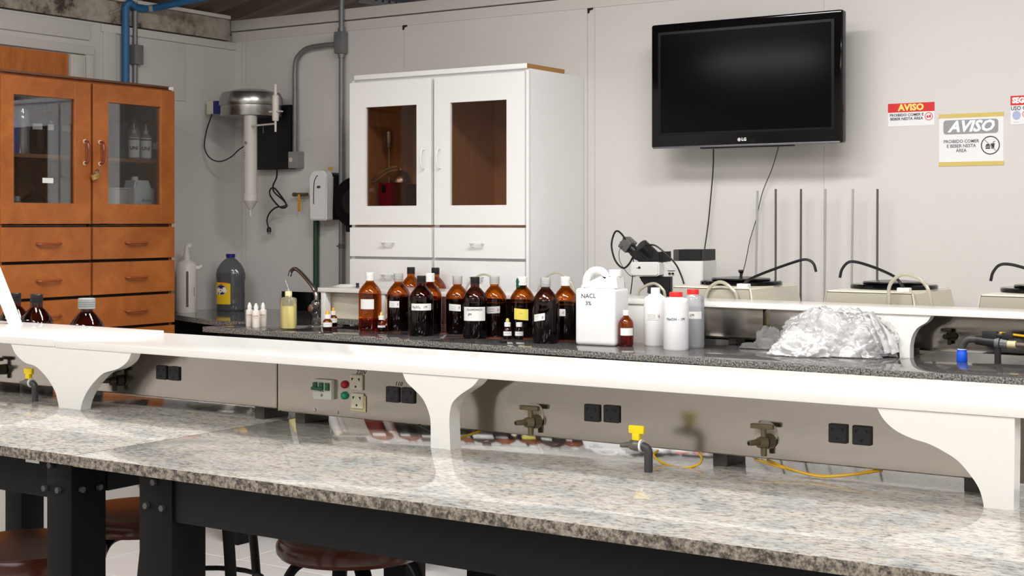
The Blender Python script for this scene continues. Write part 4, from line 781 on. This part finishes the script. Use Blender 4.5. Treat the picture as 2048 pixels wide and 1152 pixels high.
o=disc('symbol_disc',mat('pale_blue_print',(176,184,220),.5),t,lambda a_,b_,c:(-w_+.022+a_,-.0024,-h_*.36+b_),.015,.017); ring(t,'symbol_ring',SIGNR,-w_+.055,-h_*.3,.012,.002)
text('lettering','~~~~',.009,INKG,t,sfn(-w_+.022,-h_*.84,1.6))
# notes
o=B().box(-.016,.016,-.001,0,-.008,.008).obj('sticky_note',mat('note_yellow',(214,190,90),.7)); p=aty(661,337,YB-.001); o.location=(p.x,YB-.0005,p.z); tag(o,'small yellow note on the wall above the white dispenser','note')
# conduits
def conduit(name,pts,r,m,label,cat='pipe'): 
    o=B().tube(pts,r,seg=14,n=5).obj(name,m); return tag(o,label,cat)
xc=aty(683,300,5.47).x; t=thing('conduit','grey vertical electrical conduit left of the white cabinet with junction box','pipe',(xc,5.47,.9))
B().rod((0,0,0),(0,0,1.27),.0135).rod((0,0,1.40),(0,0,1.85),.0135).obj('pipe',GALV,t)
B().box(-.028,.022,-.026,.024,1.275,1.385,.006).rod((0,0,1.255),(0,0,1.28),.018).rod((0,0,1.38),(0,0,1.405),.018).obj('junction_box',GALV,t)
B().box(-.029,-.024,-.024,.020,1.285,1.375,.001).obj('box_cover',mat('dark_cover',(50,50,50),.5),t)
for z in (.32,.115): B().lathe([(.0165,-.012),(.0165,.012)],c=(0,0,z),seg=16).box(-.03,0,-.004,.004,z-.003,z+.003).obj('clamp',mat('clamp_grey',(90,90,90),.5),t)
x1=aty(590,200,5.47).x; zt=aty(640,90,5.47).z; o=B().tube([(xc-.03,5.47,zt-.003),(xc-.12,5.47,zt-.004),(xc-.2,5.47,zt-.008),(x1+.06,5.47,zt-.02),(x1+.012,5.47,zt-.06),(x1,5.47,zt-.12),(x1,5.47,2.0),(x1,5.47,1.8),(x1,5.47,1.66)],.0125,seg=14).obj('conduit_bend',GALV); tag(o,'grey conduit bending down from the junction box to the socket box','pipe')
p=aty(591,320,5.47); t=thing('socket_box','grey outlet box below the bent conduit','box',(p.x+.003,5.47,p.z)); B().box(-.032,.030,-.024,.029,-.042,.042,.004).obj('box',mat('box_grey',(150,150,146),.5,metal=.2),t); B().rod((-.012,-.0245,.0),(-.012,-.027,.0),.012,seg=20).obj('knockout',SOCKW,t)
x1=aty(630,500,5.47).x; o=B().rod((x1,5.478,.985),(x1,5.478,1.36),.0145).obj('green_pipe',GREENP); tag(o,'dark green vertical water pipe below the white dispenser','pipe')
# wall tap with yellow handle
p=aty(600,389,5.46); t=thing('wall_tap','small brass wall tap with yellow lever left of the white dispenser','valve',p)
B().rod((-.035,0,0),(.05,0,0),.0085,seg=12).rod((-.045,0,0),(-.03,0,0),.011,seg=6).rod((0.003,.038,0),(.003,0,0),.009).obj('body',BRASS,t); B().box(-.004,.012,-.014,-.009,-.085,-.02,.002).rod((.004,-.012,0),(.004,-.012,-.03),.006).obj('lever',mat('lever_orange',(214,150,30),.4),t)
# dispenser and roll dispenser
p0=aty(619,345,5.38); t=thing('soap_dispenser','white wall dispenser with dark curved stripe and black side','dispenser',(p0.x,5.38,1.348))
W=.108; H_=.245
P=[]
for cx,cz,a0 in ((W-.03,H_-.03,0),(.035,H_-.035,90)):
    for q in range(7): P.append((cx+(.03 if a0==0 else .035)*math.cos(R(a0+q*15)),cz+(.03 if a0==0 else .035)*math.sin(R(a0+q*15))))
P+=[(0,.01),(.008,0),(W-.005,0),(W,.006)]
B().prism(P,0,.055,bev=.006).obj('cover',mat('dispenser_white',(236,236,238),.25),t); B().prism([(a_*.96+.006,b_*.96+.003) for a_,b_ in P],.055,.118).obj('back_body',BLACKP,t)
B().tube([(.028,-.001,.08),(.028,-.001,.14),(.032,-.001,.19),(.045,-.001,.215),(.054,-.001,.222)],.0022,seg=6).obj('stripe',BLACKP,t); o=B().lathe([(.012,0),(.011,.003),(0,.004)],seg=24,sy=.6,M=Matrix.Translation((.06,0,.165))@Matrix.Rotation(R(90),4,'X')).obj('badge',mat('badge_grey',(84,84,88),.3),t)
p=aty(672,405,5.4); t=thing('paper_roll_dispenser','round black roll dispenser half hidden behind the white cabinet','dispenser',(p.x+.115,5.385,p.z))
B().lathe([(.118,0),(.124,.012),(.124,.10),(.118,.112)],seg=48,M=Matrix.Rotation(R(-90),4,'X')).obj('drum',mat('smoked_black',(20,20,22),.18),t); B().box(-.06,.06,.02,.10,-.145,-.10,.006).obj('outlet',BLACKP,t); B().lathe([(.06,0),(.06,.006),(0,.006)],seg=36,M=Matrix.Rotation(R(90),4,'X')).obj('hub',BLACKP,t)
# distiller
t=thing('water_distiller','wall mounted water distiller with spun metal dome and long grey tube','distiller',(-5.055,5.30,1.90))
B().lathe([(.188,-.03),(.190,-.026),(.190,.022),(.198,.024),(.200,.030),(.198,.062),(.182,.088),(.10,.105),(0,.110)],seg=56,M=Matrix.Translation((-.022,0,0))@Matrix.Scale(.80,4,(1,0,0))@Matrix.Scale(.80,4,(0,1,0))).obj('dome',ALU,t)
cx=aty(501,300,5.22).x+5.055
B().lathe([(.033,-.03),(.033,-.42),(.037,-.425),(.037,-.455),(.033,-.46),(.012,-.495),(.006,-.50),(.005,-.53),(0,-.53)],c=(cx,-.08,0),seg=28).obj('column',mat('grey_column',(206,202,196),.35),t)
text('print','≋',.03,INK,t,lambda a_,b_,c:(cx+a_-.0,-.08-.0335,-.17+b_)); text('print','~~~\n~~~~\n~~~',.012,INK,t,lambda a_,b_,c:(cx-.01+a_,-.08-.0335,-.23+b_))
ax=aty(551,240,5.14).x+5.055
B().lathe([(.0145,-.052),(.016,-.045),(.016,.068),(.0145,.072),(.008,.074),(.0075,.12),(.009,.124),(0,.126)],c=(ax,-.16,-.02),seg=22).lathe([(.005,-.105),(.006,-.05)],c=(ax,-.16,-.02),seg=12).obj('side_tube',mat('ivory_tube',(216,210,200),.35),t)
B().rod((cx+.026,-.10,-.085),(ax-.005,-.155,-.085),.0045).box(ax-.035,ax+.04,-.17,-.15,-.03,-.024).obj('connector',mat('ivory_tube',(216,210,200),.35),t)
ta=aty(441,201,5.26)-Vector((-5.055,5.3,1.90)); tb=aty(426,228,5.26)-Vector((-5.055,5.3,1.90)); tc_=aty(413,214,5.26)-Vector((-5.055,5.3,1.90))
B().box(tb.x,ta.x+.02,-.04,-.0,tb.z,ta.z,.003).obj('blue_terminal',NAVY,t); B().box(tc_.x,tb.x,-.04,-.0,tb.z,ta.z,.003).obj('white_terminal',SOCKW,t)
B().rod((.0,.0,.0),(.0,.19,.0),.03).obj('wall_arm',BLACKM,t)
c0=aty(424,230,5.27)-Vector((-5.055,5.3,1.90)); 
B().tube([aty(u,v,5.25)-Vector((-5.055,5.3,1.90)) for u,v in ((424,228),(413,262),(409,295),(420,316),(440,323),(462,314),(477,300),(489,292))],.0032,seg=8).obj('cable',BLACKP,t)
p0=aty(513,213,5.455); p1=aty(581,338,5.455)
t=thing('control_box','flat black control box on the wall behind the distiller','box',(p0.x,5.455,p1.z)); wd_=p1.x-p0.x; ht_=p0.z-p1.z
B().box(0,wd_,0,.043,0,ht_,.004).obj('case',mat('case_black',(22,22,24),.35),t); B().box(.045,.052,-.002,0,ht_*.57,ht_*.68).obj('switch',mat('switch_blue',(120,130,160),.3),t); B().box(-.002,wd_+.002,-.003,.006,0,.035,.001).obj('base_lip',BLACKP,t)
C=[(554,338,5.39),(553,355,5.40),(546,372,5.42),(549,385,5.41),(566,400,5.40),(574,412,5.40),(564,416,5.40),(553,408,5.41),(541,392,5.42),(540,380,5.42),(548,376,5.41),(562,392,5.40),(572,408,5.40),(566,413,5.42),(552,415,5.42),(540,425,5.43),(534,440,5.44),(537,456,5.44)]
t=thing('power_cord','black power cord knotted in a loop hanging from the control box','cord',(0,0,0)); B().tube([aty(*c) for c in C],.0042,seg=8).obj('cord',BLACKP,t)
p=aty(538,461,5.44); B().lathe([(.007,.018),(.012,.008),(.012,-.008),(.0,-.008)],c=p,seg=14).rod(p+Vector((-.006,0,-.008)),p+Vector((-.006,0,-.02)),.0022,seg=8).rod(p+Vector((.006,0,-.008)),p+Vector((.006,0,-.02)),.0022,seg=8).obj('plug',BLACKP,t)
# left wall pipes
y=4.73; t=thing('blue_pipe','blue pipe running up the left wall and across under the roof','pipe',(XL+.03,y,1.0))
B().tube([(0,0,0),(0,0,.6),(0,0,1.2),(.0,.0,1.375)],.019,seg=16,smooth=False).obj('riser',BLUEP,t)
a=Vector((0,0,1.375)); e1=aty(300,18,4.9)-Vector((XL+.03,y,1.0)); e2=aty(440,-12,5.0)-Vector((XL+.03,y,1.0))
B().tube([a,Vector((.012,.015,1.395)),e1.lerp(a,.55),e1],.018,seg=16).tube([e1,e2],.017,seg=16,smooth=False).obj('run',BLUEP,t)
B().tube([e1-(e1-a).normalized()*.02,e1+(e2-e1).normalized()*.015],.0185,seg=16,smooth=False).obj('coupling',GREYP,t)
t=thing('conduit','grey conduit with junction box beside the blue pipe on the left wall','pipe',(XL+.018,4.80,1.0)); B().rod((0,0,0),(0,0,1.41),.0125).obj('pipe',GALV,t); B().box(-.016,.028,-.025,.03,1.105,1.20,.004).rod((.0,.03,1.16),(.0,.045,1.16),.012).obj('junction_box',GALV,t)
o=B().tube([atx(222,26,XL+.03),aty(270,6,4.85),aty(292,-6,4.9)],.006,seg=6,smooth=False).obj('loose_strip',mat('strip_beige',(176,168,150),.6)); tag(o,'thin beige strip slanting above the blue pipe elbow','strip')
# ================= RODS, BATHS, MICROSCOPE =================
for k,(u,ut,m) in enumerate(((1510,1515,ROD),(1551,1551.5,RODD),(1601,1602,RODD),(1648,1651,ROD),(1702,1706,ROD),(1754,1755,RODD))):
    x=aty(u,500,5.43).x; xt=aty(ut,380,5.43).x; zt=aty(ut,378 if k!=0 else 381,5.43).z
    t=thing('retort_stand',['leftmost steel stand rod behind the first water bath','second stand rod from the left with the television cord beside it','third stand rod from the left between the two baths','fourth stand rod from the left above the middle bath corner','fifth stand rod from the left behind the bent black hook','rightmost dark stand rod behind the middle water bath'][k],'stand',(x,5.43,.9),0,'retort stands along the back wall')
    B().box(-.045,.045,-.06,.06,0,.012,.002).obj('base',BLACKM,t)
    B().rod((0,0,.012),(xt-x,0,zt-.9),.0045,seg=12).obj('rod',m,t)
def bath(xl,xr,label,hook,zt=1.098,knob=True,lidx=.5,Yf=4.86):
    t=thing('water_bath',label,'water bath',((xl+xr)/2,Yf,.9),0,'cream water baths on the wall counter'); h=zt-.9; w_=(xr-xl)/2; D=.46; tp=.035
    b=bmesh.new(); lo=[(-w_-tp,-.01),(w_+tp,-.01),(w_+tp,D+.01),(-w_-tp,D+.01)]; hi=[(-w_,0),(w_,0),(w_-.004,D),(-w_+.004,D)]
    v0=[b.verts.new((x,y,.01)) for x,y in lo]; v1=[b.verts.new((x,y,h)) for x,y in hi]
    b.faces.new(v0[::-1]); b.faces.new(v1)
    for i in range(4): b.faces.new((v0[i],v0[(i+1)%4],v1[(i+1)%4],v1[i]))
    bmesh.ops.bevel(b,geom=b.edges[:],offset=.006,segments=3,affect='EDGES'); me=bpy.data.meshes.new('body'); b.to_mesh(me); b.free(); me.materials.append(CREAM); me.shade_smooth(); me.set_sharp_from_angle(angle=R(40)); link(bpy.data.objects.new('body',me),t)
    f=.01/h
    def fp(s,z): # front face point (x frac, z)
        k=z/h; ww=(w_+tp*(1-k)); return (s*ww,-.01*(1-k)-.0015,z)
    b=bmesh.new(); b.faces.new([b.verts.new((p[0],p[1]+.0006,p[2])) for p in (fp(-.97,.027),fp(.97,.027),fp(.975,h-.0045),fp(-.975,h-.0045))]); me=bpy.data.meshes.new('panel_gap'); b.to_mesh(me); b.free(); me.materials.append(DARKGAP); link(bpy.data.objects.new('panel_gap',me),t)
    P=[fp(-.96,.03),fp(.96,.03),fp(.965,h-.007),fp(-.965,h-.007)]; b=bmesh.new(); A=[b.verts.new(p) for p in P]; C_=[b.verts.new((p[0],p[1]+.002,p[2])) for p in P]
    b.faces.new(A); b.faces.new(C_[::-1])
    for i in range(4): b.faces.new((A[i],C_[i],C_[(i+1)%4],A[(i+1)%4]))
    me=bpy.data.meshes.new('front_panel'); b.to_mesh(me); b.free(); me.materials.append(PUTTY); link(bpy.data.objects.new('front_panel',me),t)
    cy=.27; lx=(lidx-.5)*2*w_; rl=w_*1.0
    B().lathe([(rl*.95,0),(rl,.002),(rl,.012),(rl*.97,.016),(rl*.6,.018),(0,.018)],c=(lx,cy,h),seg=48,sy=.98).obj('lid_ring',GLOSSB,t)
    B().lathe([(rl*.70,0),(rl*.72,.002),(rl*.70,.007),(rl*.3,.012),(0,.013)],c=(lx,cy,h+.018),seg=40).obj('lid',mat('lid_black',(26,26,26),.22),t)
    if knob: B().lathe([(.006,0),(.005,.012),(.011,.020),(.0105,.026),(0,.027)],c=(lx,cy,h+.030),seg=18).obj('knob',BLACKP,t)
    hx0=w_*.74; 
    B().box(hx0-.022,hx0+.022,.02,.05,h-.002,h+.014,.003).obj('clip',CAPW,t)
    P=[(hx0+dx,.035+dy,h+.01+dz) for dx,dy,dz in hook]
    B().tube(P,.0052,seg=10).obj('thermometer_hook',BLACKP,t)
    return t
bath(-2.482,-2.165,'cream water bath left of the others with knobbed black lid, beside the microscope',[(0,0,0),(.015,.02,.02),(.06,.10,.05),(.13,.2,.085),(.16,.22,.09),(.185,.22,.075),(.195,.22,.045)])
bath(-1.874,-1.563,'middle cream water bath with bent black hook over its lid',[(0,0,0),(-.015,.0,.022),(-.04,.02,.040),(-.09,.05,.058),(-.15,.08,.075),(-.21,.1,.088),(-.24,.1,.085),(-.262,.1,.06),(-.27,.1,.03)],knob=False)
bath(-1.335,-1.02,'rightmost cream water bath cut by the picture edge',[(0,0,0),(-.015,.0,.022),(-.04,.02,.040),(-.09,.05,.058),(-.15,.08,.075),(-.21,.1,.088),(-.245,.1,.085),(-.267,.1,.06),(-.275,.1,.03)],knob=False)
# silicone hoses
def hose(pts,Y,r,label):
    P=[aty(u,v,Y) for u,v in pts]; P=[Vector((P[0].x-.004,Y,.905))]+P+[Vector((P[-1].x+.004,Y,.905))]
    o=B().tube(P,r,seg=10).obj('silicone_hose',SILIC); tag(o,label,'hose','silicone hoses arching behind the far shelf')
hose([(930,590),(940,565),(965,549),(990,560),(1004,590)],4.895,.0045,'pale hose arch behind the centre amber bottles')
hose([(1075,590),(1086,560),(1113,545),(1138,560),(1150,590)],4.885,.0045,'pale hose arch left of the big white jug')
hose([(1276,592),(1288,574),(1308,567),(1324,577),(1330,595)],4.88,.0055,'pale hose arch between microscope and white capped bottle')
hose([(1411,600),(1420,575),(1441,564),(1462,576),(1475,600)],4.845,.0065,'thick pale hose arch in front of the left water bath')
hose([(1778,606),(1780,570),(1805,549),(1842,560),(1862,600)],4.825,.0065,'thick pale hose arch in front of the middle water bath')
# microscope
YM=5.12
mi=thing('microscope','white laboratory microscope with black eyepiece tubes and camera behind the shelf','microscope',(0,0,0))
def pm(name,pts,y0,y1,m,par=None,bev=.003): return B().prism(px(pts,YM),y0,y1,bev=bev).obj(name,m,par or mi)
pm('arm',[(1318,524),(1349,524),(1349,522),(1405,522),(1405,640),(1336,640),(1336,562),(1318,562)],YM,YM+.13,MSC)
pm('lamp_housing',[(1349,499),(1403,499),(1403,521.5),(1349,521.5)],YM-.0,YM+.13,BLACKP); pm('lamp_housing_end',[(1347,499.5),(1358,499.5),(1358,521),(1347,521)],YM-.002,YM+.125,mat('dark_grey_plastic',(70,70,72),.4),bev=.001)
pm('head',[(1271,526),(1275,523.5),(1324,523.5),(1328,527),(1328,549),(1323,552),(1277,552),(1271,548)],YM-.045,YM+.10,MSC,bev=.005)
pm('head_slot',[(1284,535),(1292,535),(1292,536),(1284,536)],YM-.046,YM-.044,BLACKP,bev=0); p=aty(1279,535,YM-.045); B().rod(p,p+Vector((0,-.004,0)),.0045).obj('head_knob',BLACKP,mi)
pm('vent',[(1336,541),(1350,541),(1350,542.3),(1336,542.3)],YM-.0015,YM+.001,BLACKP,bev=0)
for u in (1340,1346.5): p=aty(u,547,YM); B().rod(p,p+Vector((0,-.008,0)),.0042).obj('switch',BLACKP,mi)
pm('nosepiece',[(1282,553),(1345,553),(1345,600),(1332,612),(1328,585),(1300,575),(1292,570),(1288,560)],YM-.02,YM+.08,BLACKP)
p=aty(1303,577,YM-.01); B().rod(p+Vector((0,0,.02)),p+Vector((-.006,0,-.02)),.016,.012).rod(p+Vector((.03,0,.015)),p+Vector((.032,0,-.035)),.011,.008).obj('objective',mat('objective_steel',(120,120,120),.3,metal=.8),mi)
pm('stage',[(1290,618),(1345,612),(1345,620),(1290,626)],YM-.06,YM+.1,BLACKP); pm('foot',[(1275,650),(1405,640),(1405,665),(1275,665)],YM-.06,YM+.13,MSC)
for o_ in list(mi.children):
    if o_.name.startswith('foot'): pass
pm('tube_block',[(1277,500),(1300,506),(1318,505),(1327,503),(1327,523),(1290,523.5),(1276,519),(1265,508)],YM-.03,YM+.07,BLACKP,bev=.004)
a=aty(1283,490,YM-.05); b_=aty(1306,514,YM-.0); B().rod(a,b_,.026,.030,seg=24).obj('eyepiece_tube',BLACKP,mi); d=(a-b_).normalized(); B().rod(a-d*.002,a+d*.001,.021,seg=24).obj('eyepiece_lens',GLOSSB,mi)
a=aty(1262,497,YM+.03); b_=aty(1290,518,YM+.03); B().rod(a,b_,.020,.026,seg=20).obj('eyepiece_tube',BLACKP,mi)
c=aty(1254,488,YM+.02); Mr=Matrix.Translation(c)@Matrix.Rotation(R(38),4,'Y')
o=B().box(-.018,.026,-.026,.026,-.026,.026,.004,M=Mr).obj('camera',mat('camera_grey',(104,104,104),.35,metal=.4),mi); B().box(-.0195,-.018,-.022,.022,-.022,.022,.001,M=Mr).obj('camera_plate',mat('camera_plate',(176,176,174),.4,metal=.4),o)
for dy,dz in ((-.012,.012),(.012,.012),(-.012,-.008),(.012,-.008)): B().lathe([(.005,0),(.005,.004),(0,.004)],seg=12,M=Mr@Matrix.Translation((-.0195,dy,dz))@Matrix.Rotation(R(-90),4,'Y')).obj('port',BLACKP,o)
B().rod(Mr@Vector((.026,0,0)),Mr@Vector((.05,0,0)),.017,seg=20).obj('camera_mount',BLACKP,o)
def mcable(label,pts,r,m=BLACKP): cable('signal_cable',[aty(u,v,YM-.01) if len(q)==2 else aty(*q) for q in pts for (u,v) in [q[:2]]],r,m,label,'microscope cables')
mcable('thick black cable looping left of the microscope camera',[(1250,478),(1244,469),(1235,462),(1228,468),(1223,490),(1228,515),(1237,530),(1248,536),(1258,528),(1267,512)],.004)
mcable('black cable arching from the eyepieces down the right of the microscope',[(1292,490,YM-.05),(1310,491,YM-.05),(1330,506,YM-.05),(1351,528,YM-.04),(1362,550,YM-.03),(1368,568,YM-.03)],.0035)
mcable('thin grey cable looping below the microscope camera',[(1243,492),(1238,505),(1240,523),(1250,540),(1262,552),(1275,551),(1283,538),(1284,515),(1280,498)],.0016,mat('grey_cable',(90,90,92),.5))
mcable('straight black cable dropping from the microscope to the shelf',[(1267,514),(1266,540),(1264,565),(1261,588)],.0022)
cable('power_cord',[aty(u,v,5.4) for u,v in ((1405,537),(1411,545),(1410,556),(1405,562))],.0035,BLACKP,'short black cord curl right of the microscope')
# ================= PLASTIC BAG =================
def lump(cx,cy,rx,ry,h,seed,nu=130,nv=48,amp=.35):
    b=bmesh.new(); rings=[]
    for j in range(nv+1):
        ph=j/nv*math.pi/2*.999; ring=[]
        for i in range(nu):
            a_=2*math.pi*i/nu; d=Vector((math.cos(a_)*math.cos(ph),math.sin(a_)*math.cos(ph),math.sin(ph)))
            q=d*1.6+Vector((seed,seed*1.7,0)); n1=noise.noise(q); q2=q+Vector((n1,noise.noise(q+Vector((5,5,5))),0))*.5
            n2=1-abs(noise.noise(q2*2.3))*2.4; n3=1-abs(noise.noise(q2*5.1+Vector((3,1,2))))*2.2; n4=noise.noise(q2*11)
            k=1+amp*(.75*n1+.34*n2-.15+.12*n3+.03*n4)
            P=w2loc(Vector((cx+rx*d.x*k,cy+ry*d.y*k,max(.9012,.9+h*d.z*k+.003*n3+.003))))
            zt=P[2] if P[1]<.39 else P[2]; P=(P[0],min(P[1],.388),zt); ring.append(b.verts.new(loc2w(*P)))
        rings.append(ring)
    for r1,r2 in zip(rings,rings[1:]):
        for i in range(nu): b.faces.new((r1[i],r1[(i+1)%nu],r2[(i+1)%nu],r2[i]))
    return b
bg=thing('plastic_bag','heap of crumpled clear white plastic bags on the far bench','bag',(0,0,0))
def addl(args,m,name='bag_film'):
    b=lump(*args[0],**args[1]); me=bpy.data.meshes.new(name); b.to_mesh(me); b.free(); me.materials.append(m); me.shade_smooth(); link(bpy.data.objects.new(name,me),bg)
def bp(u,v): p=atz(u,v); return p.x,p.y
x,y=bp(1655,712); addl(((x,y+.02,.145,.075,.125,2.2),dict(amp=.4)),BAGC); addl(((x+.005,y+.02,.165,.085,.14,4.1),dict(amp=.42)),BAG)
x,y=bp(1600,713); addl(((x,y-.0,.09,.055,.07,7.7),dict(amp=.45)),BAGC); 
x,y=bp(1745,712); addl(((x,y+.005,.085,.05,.085,9.3),dict(amp=.45)),BAGC); addl(((x-.02,y+.01,.1,.06,.12,11.0),dict(amp=.4)),BAG)
x,y=bp(1570,695); addl(((x,y+.0,.05,.04,.07,13.5),dict(amp=.4)),BAG)
x,y=bp(1545,692); addl(((x-.01,y-.0,.035,.02,.016,15.5),dict(amp=.4)),BAG)
# standing fold up to the shelf
b=bmesh.new(); rows=[]
A=[wp([(u,v)],.36)[0] for u,v in ((1722,628),(1728,650),(1745,680),(1758,705))]; C_=[wp([(u,v)],.36)[0] for u,v in ((1748,622),(1772,650),(1790,682),(1800,705))]
A=spline([Vector((a_[0],0,a_[1])) for a_ in A],5); C_=spline([Vector((a_[0],0,a_[1])) for a_ in C_],5)
for i,(p,q) in enumerate(zip(A,C_)):
    row=[]
    for k in range(13):
        m_=p.lerp(q,k/12); off=.016*math.sin(k*1.9+i*.35)+.012*noise.noise(Vector((k*.5,i*.4,3))); L=loc2w(m_.x,.35+off-.02*math.sin(k/12*math.pi),max(.902,m_.z+.006*noise.noise(Vector((k*.8,i*.3,9))))); row.append(b.verts.new(L))
    rows.append(row)
for r1,r2 in zip(rows,rows[1:]):
    for k in range(12): b.faces.new((r1[k],r1[k+1],r2[k+1],r2[k]))
bmesh.ops.solidify(b,geom=b.faces[:],thickness=.001)
me=bpy.data.meshes.new('bag_fold'); b.to_mesh(me); b.free(); me.materials.append(BAGC); me.shade_smooth(); link(bpy.data.objects.new('bag_fold',me),bg)
# ================= STOOLS =================
def stool(x,y,label,rz=0,h=.60):
    t=thing('lab_stool',label,'stool',(x,y,0),rz,'round lab stools under the front bench')
    B().lathe([(0,h-.055),(.15,h-.055),(.172,h-.045),(.176,h-.025),(.170,h-.006),(.150,h-.004),(.12,h),(0,h+.004)],seg=48).obj('seat',SEATW,t)
    B().lathe([(.172,h-.05),(.180,h-.040),(.181,h-.024),(.174,h-.010),(.168,h-.012)],seg=48,cap=False).obj('rim',SEATR,t)
    for k in range(4):
        a_=math.pi/4+k*math.pi/2; c_,s_=math.cos(a_),math.sin(a_)
        B().tube([(c_*r,s_*r,z) for r,z in ((.05,h-.062),(.12,h-.064),(.155,h-.10),(.172,h-.17),(.19,.28),(.21,.0))],.019,seg=8,flat=(1.0,.6)).obj('leg',BLACKM,t)
    B().tube([(.188*math.cos(2*math.pi*k/24),.188*math.sin(2*math.pi*k/24),.26) for k in range(25)],.008,seg=8,n=1).obj('foot_ring',BLACKM,t)
    return t
st=stool(-2.77,2.15,'round brown lab stool at the lower left corner under the front bench',.3)
dup(st,(-2.86,2.58,0),.9,'brown lab stool seen between the two black bench legs')
dup(st,(-2.2,2.64,0),.1,'brown lab stool under the middle of the front bench')
dup(st,(-3.14,3.06,0),.5,'lab stool in the aisle seen as black legs right of the bench leg')
dup(st,(-1.62,2.75,0),.7,'lab stool furthest right behind the front bench')
